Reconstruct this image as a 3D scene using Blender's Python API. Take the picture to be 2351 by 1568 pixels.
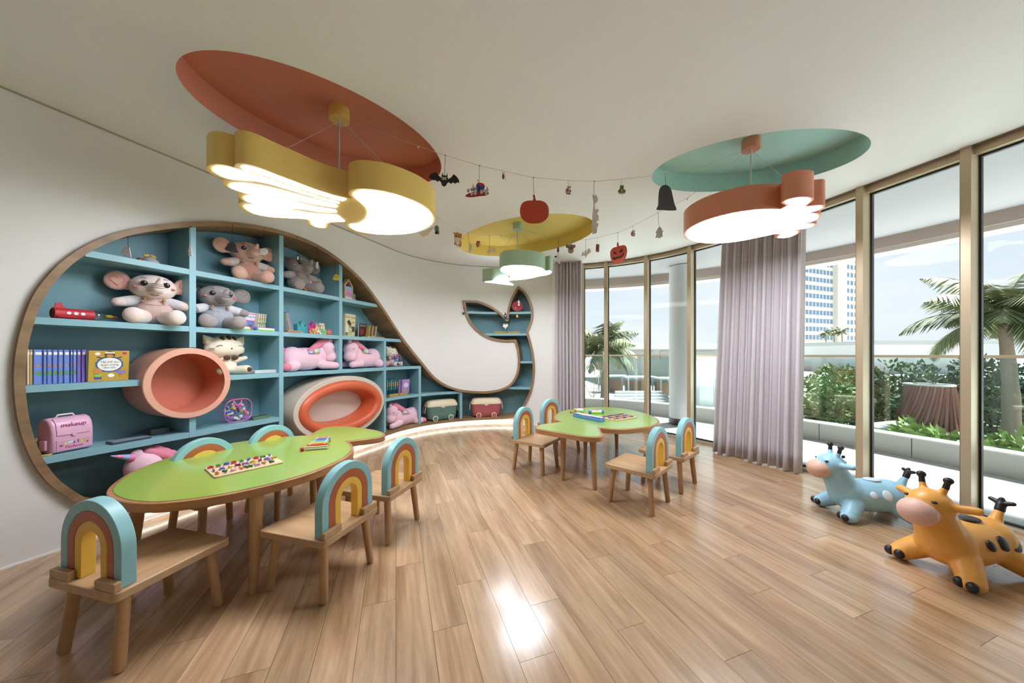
import bpy, bmesh, math, random
import numpy as np
from mathutils import Vector, Matrix
from mathutils.geometry import delaunay_2d_cdt

for o in list(bpy.data.objects):
    bpy.data.objects.remove(o)
SC = bpy.context.scene
COL = SC.collection
R = random.Random(7)

# ------------------------------------------------------------------ camera
F, YH, CX, H = 763.0, 813.0, 1175.5, 1.15        # focal length (px), horizon row, centre column, eye height (m)
ZC = 2.578                                       # ceiling height
cam = bpy.data.cameras.new('camera')
cam.sensor_width = 36.0
cam.lens = F / 2351.0 * 36.0
cam.shift_y = (YH - 784.0) / 2351.0
cam.clip_start = 0.05
cam.clip_end = 600
camo = bpy.data.objects.new('camera', cam)
camo.location = (0, 0, H)
camo.rotation_euler = (math.pi / 2, 0, 0)
COL.objects.link(camo)
SC.camera = camo

def P(x, y, z):
    """photo pixel on the horizontal plane at height z -> world point"""
    Y = F * (H - z) / (y - YH)
    return Vector(((x - CX) * Y / F, Y, z))

def PY(x, y, Y):
    """photo pixel at depth Y -> world point"""
    return Vector(((x - CX) * Y / F, Y, H - (y - YH) * Y / F))

# ------------------------------------------------------------------ world and exposure
SKY_STRENGTH = 0.485
w = bpy.data.worlds.new('sky'); SC.world = w
w.use_nodes = True
nt = w.node_tree; nt.nodes.clear()
out = nt.nodes.new('ShaderNodeOutputWorld')
bg = nt.nodes.new('ShaderNodeBackground'); bg.inputs[1].default_value = SKY_STRENGTH
tc = nt.nodes.new('ShaderNodeTexCoord')
sep = nt.nodes.new('ShaderNodeSeparateXYZ')
nt.links.new(tc.outputs['Generated'], sep.inputs[0])
ramp = nt.nodes.new('ShaderNodeValToRGB')
ramp.color_ramp.elements[0].position = 0.0; ramp.color_ramp.elements[0].color = (.46, .485, .51, 1)
ramp.color_ramp.elements[1].position = 0.5; ramp.color_ramp.elements[1].color = (.32, .405, .53, 1)
nt.links.new(sep.outputs['Z'], ramp.inputs[0])
mp = nt.nodes.new('ShaderNodeMapping'); mp.inputs['Scale'].default_value = (1.4, 1.4, 5.5)
nt.links.new(tc.outputs['Generated'], mp.inputs[0])
ns = nt.nodes.new('ShaderNodeTexNoise'); ns.inputs['Scale'].default_value = 2.2; ns.inputs['Detail'].default_value = 5
nt.links.new(mp.outputs[0], ns.inputs[0])
cr = nt.nodes.new('ShaderNodeValToRGB')
cr.color_ramp.elements[0].position = .42; cr.color_ramp.elements[0].color = (0, 0, 0, 1)
cr.color_ramp.elements[1].position = .68; cr.color_ramp.elements[1].color = (1, 1, 1, 1)
nt.links.new(ns.outputs[0], cr.inputs[0])
mx = nt.nodes.new('ShaderNodeMixRGB'); mx.inputs[2].default_value = (.50, .515, .535, 1)
nt.links.new(cr.outputs[0], mx.inputs[0]); nt.links.new(ramp.outputs[0], mx.inputs[1])
nt.links.new(mx.outputs[0], bg.inputs[0]); nt.links.new(bg.outputs[0], out.inputs[0])

sun = bpy.data.lights.new('sun', 'SUN'); sun.energy = 11.0; sun.angle = math.radians(8); sun.color = (.97, .98, 1.0)
suno = bpy.data.objects.new('sun', sun); COL.objects.link(suno); suno.location = (8, 4, 12)
suno.rotation_euler = Vector((-.93 * math.cos(math.radians(55)), -.37 * math.cos(math.radians(55)), -math.sin(math.radians(55)))).to_track_quat('-Z', 'Y').to_euler()

vs = SC.view_settings
vs.view_transform = 'Standard'; vs.look = 'None'; vs.gamma = 1.0; vs.use_curve_mapping = False
vs.exposure = 2.05
LAMP_STRENGTH = 6.6

# ------------------------------------------------------------------ materials
def lin(c):
    if isinstance(c, str):
        c = [int(c[i:i + 2], 16) for i in (0, 2, 4)]
    return tuple((v / 255 / 12.92) if v / 255 <= .04045 else ((v / 255 + .055) / 1.055) ** 2.4 for v in c)

MATS = {}
def M(name, col='888888', rough=.5, var=0.0, vscale=6.0, bump=0.0, bscale=60.0, metal=0.0, coat=0.0, emit=0.0,
      alpha=1.0, spec=.5, sheen=0.0, trans=0.0):
    """procedural material: base colour with noise variation and noise relief"""
    if name in MATS:
        return MATS[name]
    m = bpy.data.materials.new(name); m.use_nodes = True
    n = m.node_tree; b = n.nodes['Principled BSDF']
    c = lin(col)
    b.inputs['Base Color'].default_value = (*c, 1)
    b.inputs['Roughness'].default_value = rough
    b.inputs['Metallic'].default_value = metal
    b.inputs['Coat Weight'].default_value = coat
    b.inputs['Coat Roughness'].default_value = .12
    b.inputs['Specular IOR Level'].default_value = spec
    b.inputs['Sheen Weight'].default_value = sheen
    b.inputs['Alpha'].default_value = alpha
    b.inputs['Transmission Weight'].default_value = trans
    t = n.nodes.new('ShaderNodeTexCoord')
    no = n.nodes.new('ShaderNodeTexNoise'); no.inputs['Scale'].default_value = vscale; no.inputs['Detail'].default_value = 3
    n.links.new(t.outputs['Object'], no.inputs[0])
    mix = n.nodes.new('ShaderNodeMixRGB')
    k = max(var, .015)
    mix.inputs[1].default_value = (*[v * (1 - k) for v in c], 1)
    mix.inputs[2].default_value = (*[min(1, v * (1 + k)) for v in c], 1)
    n.links.new(no.outputs[0], mix.inputs[0]); n.links.new(mix.outputs[0], b.inputs['Base Color'])
    if bump:
        nb = n.nodes.new('ShaderNodeTexNoise'); nb.inputs['Scale'].default_value = bscale; nb.inputs['Detail'].default_value = 2
        n.links.new(t.outputs['Object'], nb.inputs[0])
        bp = n.nodes.new('ShaderNodeBump'); bp.inputs['Strength'].default_value = bump; bp.inputs['Distance'].default_value = .01
        n.links.new(nb.outputs[0], bp.inputs['Height']); n.links.new(bp.outputs[0], b.inputs['Normal'])
    if emit:
        b.inputs['Emission Color'].default_value = (*c, 1); b.inputs['Emission Strength'].default_value = emit
    MATS[name] = m
    return m

def wood(name, c0, c1, rough=.45, scale=(3, 3, 30), coat=0.0, rnd=False, fine=None, bump=.03):
    """streaky wood grain running across the small scale axis"""
    if name in MATS:
        return MATS[name]
    m = bpy.data.materials.new(name); m.use_nodes = True
    n = m.node_tree; b = n.nodes['Principled BSDF']; L = n.links.new
    t = n.nodes.new('ShaderNodeTexCoord')
    mp = n.nodes.new('ShaderNodeMapping'); mp.inputs['Scale'].default_value = scale
    L(t.outputs['Object'], mp.inputs[0])
    if rnd:
        oi = n.nodes.new('ShaderNodeObjectInfo')
        mu = n.nodes.new('ShaderNodeVectorMath'); mu.operation = 'SCALE'; mu.inputs[0].default_value = (37, 91, 53)
        L(oi.outputs['Random'], mu.inputs['Scale']); L(mu.outputs[0], mp.inputs['Location'])
    no = n.nodes.new('ShaderNodeTexNoise'); no.inputs['Scale'].default_value = 1.0
    no.inputs['Detail'].default_value = 6; no.inputs['Roughness'].default_value = .62; no.inputs['Distortion'].default_value = .35
    L(mp.outputs[0], no.inputs[0])
    r = n.nodes.new('ShaderNodeValToRGB')
    r.color_ramp.elements[0].position = .3; r.color_ramp.elements[0].color = (*lin(c0), 1)
    r.color_ramp.elements[1].position = .7; r.color_ramp.elements[1].color = (*lin(c1), 1)
    L(no.outputs[0], r.inputs[0])
    last = r.outputs[0]
    if fine:
        m2 = n.nodes.new('ShaderNodeMapping'); m2.inputs['Scale'].default_value = fine; L(t.outputs['Object'], m2.inputs[0])
        if rnd: L(mu.outputs[0], m2.inputs['Location'])
        n2 = n.nodes.new('ShaderNodeTexNoise'); n2.inputs['Scale'].default_value = 1.0; n2.inputs['Detail'].default_value = 3; n2.inputs['Distortion'].default_value = .6
        L(m2.outputs[0], n2.inputs[0])
        r2 = n.nodes.new('ShaderNodeValToRGB'); r2.color_ramp.elements[0].position = .34; r2.color_ramp.elements[0].color = (.74, .69, .65, 1)
        r2.color_ramp.elements[1].position = .58; r2.color_ramp.elements[1].color = (1, 1, 1, 1); L(n2.outputs[0], r2.inputs[0])
        mm = n.nodes.new('ShaderNodeMixRGB'); mm.blend_type = 'MULTIPLY'; mm.inputs[0].default_value = .6; L(last, mm.inputs[1]); L(r2.outputs[0], mm.inputs[2]); last = mm.outputs[0]
    if rnd:
        hs = n.nodes.new('ShaderNodeHueSaturation')
        mr = n.nodes.new('ShaderNodeMapRange'); mr.inputs['To Min'].default_value = .88; mr.inputs['To Max'].default_value = 1.10
        L(oi.outputs['Random'], mr.inputs[0]); L(mr.outputs[0], hs.inputs['Value']); L(last, hs.inputs['Color'])
        last = hs.outputs[0]
    L(last, b.inputs['Base Color'])
    b.inputs['Roughness'].default_value = rough; b.inputs['Coat Weight'].default_value = coat; b.inputs['Coat Roughness'].default_value = .14
    if bump:
        bp = n.nodes.new('ShaderNodeBump'); bp.inputs['Strength'].default_value = bump; bp.inputs['Distance'].default_value = .005
        L(no.outputs[0], bp.inputs['Height']); L(bp.outputs[0], b.inputs['Normal'])
    MATS[name] = m
    return m

def glass(name, tint=(.97, 1, .98), refl=.05):
    if name in MATS:
        return MATS[name]
    m = bpy.data.materials.new(name); m.use_nodes = True
    n = m.node_tree; n.nodes.clear(); L = n.links.new
    o = n.nodes.new('ShaderNodeOutputMaterial'); mx = n.nodes.new('ShaderNodeMixShader')
    tr = n.nodes.new('ShaderNodeBsdfTransparent'); tr.inputs[0].default_value = (*tint, 1)
    gl = n.nodes.new('ShaderNodeBsdfGlossy'); gl.inputs['Roughness'].default_value = .02
    fr = n.nodes.new('ShaderNodeFresnel'); fr.inputs[0].default_value = 1.15
    no = n.nodes.new('ShaderNodeTexNoise'); no.inputs['Scale'].default_value = 3
    ad = n.nodes.new('ShaderNodeMath'); ad.operation = 'MULTIPLY_ADD'; ad.inputs[1].default_value = .6
    mu = n.nodes.new('ShaderNodeMath'); mu.operation = 'MULTIPLY'; mu.inputs[1].default_value = refl
    L(no.outputs[0], mu.inputs[0]); L(fr.outputs[0], ad.inputs[0]); L(mu.outputs[0], ad.inputs[2])
    L(ad.outputs[0], mx.inputs[0]); L(tr.outputs[0], mx.inputs[1]); L(gl.outputs[0], mx.inputs[2]); L(mx.outputs[0], o.inputs[0])
    MATS[name] = m
    return m

def emitter(name, col, s):
    if name in MATS:
        return MATS[name]
    m = bpy.data.materials.new(name); m.use_nodes = True
    n = m.node_tree; n.nodes.clear()
    o = n.nodes.new('ShaderNodeOutputMaterial'); e = n.nodes.new('ShaderNodeEmission')
    e.inputs[0].default_value = (*lin(col), 1); e.inputs[1].default_value = s
    n.links.new(e.outputs[0], o.inputs[0])
    MATS[name] = m
    return m

# ------------------------------------------------------------------ mesh helpers
class MB:
    """collects boxes, tubes, prisms and balls; build() links them as one mesh object"""
    def __init__(s):
        s.v = []; s.f = []
    def add(s, vs, fs):
        k = len(s.v); s.v += [tuple(p) for p in vs]; s.f += [tuple(i + k for i in f) for f in fs]; return s
    def box(s, c, size, rot=None):
        c = Vector(c); hx, hy, hz = [q / 2 for q in size]
        vs = [Vector((x, y, z)) for x in (-hx, hx) for y in (-hy, hy) for z in (-hz, hz)]
        if rot is not None:
            vs = [rot @ p for p in vs]
        return s.add([p + c for p in vs], [(0, 1, 3, 2), (4, 6, 7, 5), (0, 4, 5, 1), (2, 3, 7, 6), (0, 2, 6, 4), (1, 5, 7, 3)])
    def tube(s, pts, rad, n=10, cap=True):
        pts = [Vector(p) for p in pts]
        rads = rad if isinstance(rad, (list, tuple)) else [rad] * len(pts)
        vs = []; fs = []; prev = None
        for i, p in enumerate(pts):
            t = (pts[min(i + 1, len(pts) - 1)] - pts[max(i - 1, 0)])
            t = t.normalized() if t.length > 1e-9 else Vector((0, 0, 1))
            if prev is None:
                a = t.orthogonal().normalized()
            else:
                a = (prev - t * prev.dot(t)); a = a.normalized() if a.length > 1e-6 else t.orthogonal().normalized()
            prev = a; b = t.cross(a)
            for j in range(n):
                q = 2 * math.pi * j / n
                vs.append(p + (a * math.cos(q) + b * math.sin(q)) * rads[i])
        for i in range(len(pts) - 1):
            for j in range(n):
                fs.append((i * n + j, i * n + (j + 1) % n, (i + 1) * n + (j + 1) % n, (i + 1) * n + j))
        if cap:
            fs.append(tuple(range(n - 1, -1, -1))); k = (len(pts) - 1) * n; fs.append(tuple(range(k, k + n)))
        return s.add(vs, fs)
    def ball(s, c, r, rot=None, nu=16, nv=10):
        c = Vector(c); r = r if isinstance(r, (list, tuple)) else (r, r, r)
        vs = []; fs = []
        for i in range(nv + 1):
            th = math.pi * i / nv
            for j in range(nu):
                ph = 2 * math.pi * j / nu
                p = Vector((r[0] * math.sin(th) * math.cos(ph), r[1] * math.sin(th) * math.sin(ph), r[2] * math.cos(th)))
                if rot is not None:
                    p = rot @ p
                vs.append(p + c)
        for i in range(nv):
            for j in range(nu):
                fs.append((i * nu + j, (i + 1) * nu + j, (i + 1) * nu + (j + 1) % nu, i * nu + (j + 1) % nu))
        return s.add(vs, fs)
    def cap(s, p0, p1, r0, r1, n=14):
        """rounded, tapered limb"""
        p0 = Vector(p0); p1 = Vector(p1); t = (p1 - p0).normalized()
        pts = []; rs = []
        for k in range(4, -1, -1):
            a = k * math.pi / 8.2; pts.append(p0 - t * r0 * math.sin(a)); rs.append(r0 * math.cos(a))
        for k in range(5):
            a = k * math.pi / 8.2; pts.append(p1 + t * r1 * math.sin(a)); rs.append(r1 * math.cos(a))
        return s.tube(pts, rs, n)
    def prism(s, poly, z0, z1, axes=None):
        """extrude polygon (list of 2-D points); axes = (origin, u, v, w)"""
        n = len(poly)
        if axes:
            o, u, v, w_ = [Vector(q) for q in axes]
            g = lambda a, b, c: o + u * a + v * b + w_ * c
        else:
            g = lambda a, b, c: Vector((a, b, c))
        ar = sum(poly[i][0] * poly[(i + 1) % n][1] - poly[(i + 1) % n][0] * poly[i][1] for i in range(n))
        if ar < 0:
            poly = list(reversed(poly))
        vs = [g(p[0], p[1], z0) for p in poly] + [g(p[0], p[1], z1) for p in poly]
        fs = [tuple(range(n - 1, -1, -1)), tuple(range(n, 2 * n))]
        fs += [(i, (i + 1) % n, n + (i + 1) % n, n + i) for i in range(n)]
        return s.add(vs, fs)
    def lathe(s, prof, c=(0, 0, 0), n=24):
        c = Vector(c); vs = []; fs = []
        for (r, z) in prof:
            for j in range(n):
                a = 2 * math.pi * j / n; vs.append(c + Vector((r * math.cos(a), r * math.sin(a), z)))
        for i in range(len(prof) - 1):
            for j in range(n):
                fs.append((i * n + j, i * n + (j + 1) % n, (i + 1) * n + (j + 1) % n, (i + 1) * n + j))
        fs.append(tuple(range(n - 1, -1, -1))); k = (len(prof) - 1) * n; fs.append(tuple(range(k, k + n)))
        return s.add(vs, fs)
    def mesh(s, name):
        me = bpy.data.meshes.new(name); me.from_pydata(s.v, [], s.f); me.update(); return me
    def build(s, name, mat, parent=None, smooth=False, bevel=0.0, seg=2, kind=None, fix=False):
        me = s.mesh(name)
        if fix:
            bm = bmesh.new(); bm.from_mesh(me); bmesh.ops.recalc_face_normals(bm, faces=bm.faces); bm.to_mesh(me); bm.free()
        o = bpy.data.objects.new(name, me); COL.objects.link(o)
        me.materials.append(mat)
        if smooth:
            me.polygons.foreach_set('use_smooth', [True] * len(me.polygons))
            if smooth == 'auto':
                me.set_sharp_from_angle(angle=math.radians(40))
        if bevel:
            b = o.modifiers.new('bevel', 'BEVEL'); b.width = bevel; b.segments = seg; b.limit_method = 'ANGLE'; b.angle_limit = .6
        if parent:
            o.parent = parent
        if kind:
            o['kind'] = kind
        return o

def rx(a): return Matrix.Rotation(a, 3, 'X')
def ry(a): return Matrix.Rotation(a, 3, 'Y')
def rz(a): return Matrix.Rotation(a, 3, 'Z')

def blob(mb, name, mat, parent=None, voxel=.008, it=6):
    """melt the balls and limbs of a builder into one soft continuous skin"""
    o = mb.build(name, mat, parent)
    r = o.modifiers.new('melt', 'REMESH'); r.mode = 'VOXEL'; r.voxel_size = voxel; r.use_smooth_shade = True
    s_ = o.modifiers.new('soft', 'SMOOTH'); s_.factor = .5; s_.iterations = it
    return o

def thing(name, label, cat, loc=(0, 0, 0), rot=0.0, group=None):
    o = bpy.data.objects.new(name, None); COL.objects.link(o)
    o.empty_display_size = .05
    o.location = loc; o.rotation_euler = (0, 0, rot) if not isinstance(rot, (tuple, list)) else rot
    return tag(o, label, cat, group)

def tag(o, label, cat, group=None, kind=None):
    o['label'] = label
    if cat: o['category'] = cat
    if group: o['group'] = group
    if kind: o['kind'] = kind
    return o

def struct(name, loc=(0, 0, 0)):
    o = bpy.data.objects.new(name, None); COL.objects.link(o); o.location = loc; o.empty_display_size = .05
    o['kind'] = 'structure'; return o

def copy_tree(o, parent=None):
    c = o.copy(); COL.objects.link(c); c.parent = parent
    for ch in list(o.children):
        copy_tree(ch, c)
    return c

def text(s, size, name, mat, parent, loc, rot, extrude=.0006, align='CENTER', shear=0.0):
    cu = bpy.data.curves.new(name, 'FONT'); cu.body = s; cu.size = size; cu.extrude = extrude
    cu.align_x = align; cu.align_y = 'CENTER'; cu.shear = shear; cu.resolution_u = 3
    t = bpy.data.objects.new(name + '_tmp', cu); COL.objects.link(t)
    me = bpy.data.meshes.new_from_object(t.evaluated_get(bpy.context.evaluated_depsgraph_get()))
    bpy.data.objects.remove(t); bpy.data.curves.remove(cu)
    me.materials.clear(); me.materials.append(mat)
    o = bpy.data.objects.new(name, me); COL.objects.link(o); o.parent = parent; o.location = loc; o.rotation_euler = rot
    return o

def crom(pts, n=8, closed=False):
    """Catmull-Rom through 2-D points; a third element 1 marks a sharp corner"""
    out = []; N = len(pts); m = N if closed else N - 1
    for i in range(m):
        p1 = np.array(pts[i][:2], float); p2 = np.array(pts[(i + 1) % N][:2], float)
        c1 = len(pts[i]) > 2 and pts[i][2]; c2 = len(pts[(i + 1) % N]) > 2 and pts[(i + 1) % N][2]
        p0 = np.array(pts[(i - 1) % N][:2], float) if (closed or i > 0) and not c1 else 2 * p1 - p2
        p3 = np.array(pts[(i + 2) % N][:2], float) if (closed or i < N - 2) and not c2 else 2 * p2 - p1
        # centripetal parametrisation: no overshoot where spacing is uneven
        d = lambda a, b: max(np.linalg.norm(b - a) ** .5, 1e-6)
        t0 = 0; t1 = t0 + d(p0, p1); t2 = t1 + d(p1, p2); t3 = t2 + d(p2, p3)
        for k in range(n):
            t = t1 + (t2 - t1) * k / n
            a1 = (t1 - t) / (t1 - t0) * p0 + (t - t0) / (t1 - t0) * p1
            a2 = (t2 - t) / (t2 - t1) * p1 + (t - t1) / (t2 - t1) * p2
            a3 = (t3 - t) / (t3 - t2) * p2 + (t - t2) / (t3 - t2) * p3
            b1 = (t2 - t) / (t2 - t0) * a1 + (t - t0) / (t2 - t0) * a2
            b2 = (t3 - t) / (t3 - t1) * a2 + (t - t1) / (t3 - t1) * a3
            out.append(tuple((t2 - t) / (t2 - t1) * b1 + (t - t1) / (t2 - t1) * b2))
    if not closed:
        out.append(tuple(pts[-1][:2]))
    return out

def offset_poly(poly, d):
    """move a closed polygon inward by d (counter-clockwise or clockwise)"""
    n = len(poly)
    ar = sum(poly[i][0] * poly[(i + 1) % n][1] - poly[(i + 1) % n][0] * poly[i][1] for i in range(n))
    sg = 1 if ar > 0 else -1
    res = []
    for i in range(n):
        p0 = np.array(poly[i - 1]); p1 = np.array(poly[i]); p2 = np.array(poly[(i + 1) % n])
        e1 = p1 - p0; e2 = p2 - p1
        l1 = np.linalg.norm(e1); l2 = np.linalg.norm(e2)
        e1 = e1 / l1 if l1 > 1e-9 else e2 / max(l2, 1e-9); e2 = e2 / l2 if l2 > 1e-9 else e1
        n1 = np.array((-e1[1], e1[0])) * sg; n2 = np.array((-e2[1], e2[0])) * sg
        b = n1 + n2; L = np.linalg.norm(b)
        b = b / L if L > 1e-6 else n1
        c = max(b.dot(n1), .5)
        res.append(tuple(p1 + b * d / c))
    return res

def inside(poly, x, y):
    c = False; n = len(poly); j = n - 1
    for i in range(n):
        xi, yi = poly[i]; xj, yj = poly[j]
        if (yi > y) != (yj > y) and x < (xj - xi) * (y - yi) / (yj - yi) + xi:
            c = not c
        j = i
    return c

class Path:
    """plan curve with arc length; pt(s, z, d): d moves left of the direction of travel (away from the room for walls)"""
    def __init__(s, pts, n=10):
        q = np.array(crom(pts, n)); s.p = q
        s.L = np.concatenate([[0], np.cumsum(np.linalg.norm(np.diff(q, axis=0), axis=1))])
        g = np.gradient(q, s.L, axis=0); s.t = g / np.linalg.norm(g, axis=1)[:, None]
        s.len = s.L[-1]
    def pt(s, a, z=0.0, d=0.0):
        x = np.interp(a, s.L, s.p[:, 0]); y = np.interp(a, s.L, s.p[:, 1])
        tx = np.interp(a, s.L, s.t[:, 0]); ty = np.interp(a, s.L, s.t[:, 1]); k = math.hypot(tx, ty)
        return Vector((x - ty / k * d, y + tx / k * d, z))
    def tan(s, a):
        tx = np.interp(a, s.L, s.t[:, 0]); ty = np.interp(a, s.L, s.t[:, 1]); k = math.hypot(tx, ty)
        return Vector((tx / k, ty / k, 0))
    def hit(s, x, d=0.0, ymin=.6):
        """arc length where the viewing column x of the photo meets the curve moved by d"""
        q = s.p + np.stack([-s.t[:, 1], s.t[:, 0]], 1) * d
        g = q[:, 0] - (x - CX) / F * q[:, 1]
        for i in range(len(g) - 1):
            if q[i, 1] > ymin and g[i] * g[i + 1] <= 0:
                return s.L[i] + (s.L[i + 1] - s.L[i]) * abs(g[i]) / max(abs(g[i]) + abs(g[i + 1]), 1e-9)
        raise ValueError('no hit %s' % x)
    def sz(s, x, y, d=0.0):
        a = s.hit(x, d); p = s.pt(a, 0, d)
        return a, H - (y - YH) * p.y / F
    def sweep(s, mb, a0, a1, prof, step=.08):
        """sweep a closed profile of (d, z) along the curve"""
        n = max(1, int(math.ceil((a1 - a0) / step))); m = len(prof); vs = []; fs = []
        for i in range(n + 1):
            a = a0 + (a1 - a0) * i / n
            vs += [s.pt(a, z, d) for (d, z) in prof]
        for i in range(n):
            for j in range(m):
                fs.append((i * m + j, i * m + (j + 1) % m, (i + 1) * m + (j + 1) % m, (i + 1) * m + j))
        fs.append(tuple(range(m))); fs.append(tuple(range((n + 1) * m - 1, n * m - 1, -1)))
        return mb.add(vs, fs)
# ================================================================== the room shell
m_wall = M('wall_paint', 'E6E4E1', .75, .02, 1.5, .02, 180)
m_ceil = M('ceiling_paint', 'EEF0F1', .8, .015, 1.0)
m_white = M('white_paint', 'EEEBE4', .5)
m_floorbase = M('floor_base', '5B4632', .8)
m_plank = wood('floor_oak', '9E7A58', 'D2B08C', .26, (11, 1.3, 9), coat=.65, rnd=True, fine=(48, 2.2, 9))
m_frame = M('champagne_metal', 'C2AF92', .35, .02, 3, metal=.35)
m_gasket = M('black_gasket', '1E2326', .5)
m_glass = glass('window_glass', (.96, .985, .975), .003)
m_rim = wood('oak_rim', '7A5F45', 'A2825E', .45, (4, 4, 14))
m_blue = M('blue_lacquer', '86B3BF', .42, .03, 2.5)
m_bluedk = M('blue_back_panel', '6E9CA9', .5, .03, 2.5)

WL = Path([(-4.24, -2.03), (-2.721, 1.766), (-1.955, 3.68), (-1.72, 4.27), (-1.55, 4.68), (-1.22, 5.07), (-.75, 5.33),
           (-.2, 5.43), (.3, 5.37), (.64, 5.27)], 14)
WG = Path([(.62, 5.40), (1.1, 5.35), (1.55, 5.19), (2.0, 4.90), (2.4, 4.46), (2.68, 3.98), (2.93, 3.3), (3.1, 2.75),
           (3.22, 2.35), (3.30, 2.08), (3.56, 1.1), (3.82, -.2), (4.05, -2.03)], 12)
room = [tuple(p) for p in WL.p] + [tuple(p) for p in WG.p]

# ---- floor of oak boards
floor = struct('floor')
fb = MB(); fb.prism([tuple(WL.pt(a, 0, .12)[:2]) for a in np.linspace(0, WL.len, 50)] +
                    [tuple(WG.pt(a, 0, .02)[:2]) for a in np.linspace(.05, WG.len, 50)], -.06, -.013)
fb.build('floor_base', m_floorbase, floor)
pd = Vector((-.33, .944)).normalized(); pe = Vector((pd.y, -pd.x))
hull = [Vector(WL.pt(a, 0, .06)[:2]) for a in np.linspace(0, WL.len, 40)] + [Vector(WG.pt(a, 0, -.01)[:2]) for a in np.linspace(.1, WG.len, 40)]
def convex(pts):
    pts = sorted((p.x, p.y) for p in pts); res = []
    for it in (pts, pts[::-1]):
        k = len(res); 
        for p in it:
            while len(res) - k >= 2 and (res[-1][0] - res[-2][0]) * (p[1] - res[-2][1]) - (res[-1][1] - res[-2][1]) * (p[0] - res[-2][0]) >= 0: res.pop()
            res.append(p)
        res.pop()
    return [Vector(p) for p in res]
hull = convex(hull)                              # clockwise
def clip(poly, hull):
    res = poly; n = len(hull)
    for i in range(n):
        a, b = hull[i], hull[(i + 1) % n]; e = b - a
        if e.length < 1e-5: continue
        nn = Vector((e.y, -e.x)); nxt = []
        for j in range(len(res)):
            p, q = res[j], res[(j + 1) % len(res)]
            dp = (p - a).dot(nn); dq = (q - a).dot(nn)
            if dp >= 0: nxt.append(p)
            if dp * dq < 0: nxt.append(p + (q - p) * (dp / (dp - dq)))
        res = nxt
        if len(res) < 3: return []
    return res
PW, PL = .145, .95
cells = []
for i in range(-48, 48):
    off = (i * .37 + (.11 if i % 2 else 0)) % 1.0
    for j in range(-8, 9):
        c0 = pe * (i * PW) + pd * ((j + off) * PL)
        cells.append(c0)
vis = []; hid = MB()
for c0 in cells:
    g = .0007
    rect = [c0 + pe * g + pd * g, c0 + pe * (PW - g) + pd * g, c0 + pe * (PW - g) + pd * (PL - g), c0 + pe * g + pd * (PL - g)]
    q = clip(rect, hull)
    if len(q) < 3: continue
    ar = abs(sum(q[k].x * q[(k + 1) % len(q)].y - q[(k + 1) % len(q)].x * q[k].y for k in range(len(q)))) / 2
    if ar < .0008: continue
    seen = any(p.y > .5 and abs(p.x) < p.y * 1.6 + .1 for p in q) and max(p.y for p in q) > 1.05
    if seen: vis.append((c0, q))
    else: hid.prism([tuple(p) for p in q], -.013, 0)
vis.sort(key=lambda t: sum(p.length for p in t[1]) / len(t[1]))
ang = math.atan2(pe.y, pe.x)
for k, (c0, q) in enumerate(vis):
    if k >= 300:
        hid.prism([tuple(p) for p in q], -.013, 0); continue
    mb = MB()
    loc = [((p - c0).dot(pe), (p - c0).dot(pd)) for p in q]
    mb.prism(loc, -.013, 0)
    o = mb.build('plank', m_plank, floor); o.location = (c0.x, c0.y, 0); o.rotation_euler = (0, 0, ang)
hid.build('plank_field', m_plank, floor, kind='stuff')

# ---- whale outline on the curved wall, in (arc length, height)
px = [(29, 908), (27.5, 855), (33, 801), (47, 743), (69, 685), (103, 636), (147, 594), (201, 560), (268, 533.5), (348, 518), (437, 510),
      (513, 510), (580, 517), (648, 532), (721, 560), (779, 598), (830, 645), (866, 692), (898, 740), (935, 792), (968, 832),
      (996, 864), (1022, 882), (1054, 893), (1089, 897.5), (1121, 897.5), (1153, 891), (1172, 880), (1185, 859), (1189.5, 834), (1188, 808),
      (1181.5, 784.5, 1), (1156, 785), (1127, 779.5), (1102, 767), (1079.5, 744.5), (1068, 720.5), (1062, 690, 1),
      (1095, 691), (1124, 701.5), (1147, 716), (1163, 731, 1), (1166, 709), (1174, 684), (1189.5, 657, 1), (1204, 668), (1216.5, 687),
      (1223.5, 709), (1223.5, 735), (1213, 763, 1), (1220, 786), (1226, 815), (1228.5, 846.5), (1226, 875), (1220, 901), (1207, 929)]
wh = []
for p in px:
    a, z = WL.sz(p[0], p[1]); wh.append((a, z) + ((1,) if len(p) > 2 else ()))
for x, z in ((1192, .165), (1168, .11), (1137, .092), (1073, .085), (968, .08), (880, .075), (760, .07), (620, .07), (480, .07), (380, .07)):
    wh.append((WL.hit(x), z))
for x, y in ((316, 1176), (289, 1174), (220, 1167), (178, 1155), (147, 1138), (110, 1111), (78, 1072), (55, 1026), (38, 971)):
    wh.append(WL.sz(x, y))
whale = crom(wh, 7, True)
RIMW = .036
whale_in = offset_poly(whale, RIMW)
whale_mid = offset_poly(whale, .01)

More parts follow.
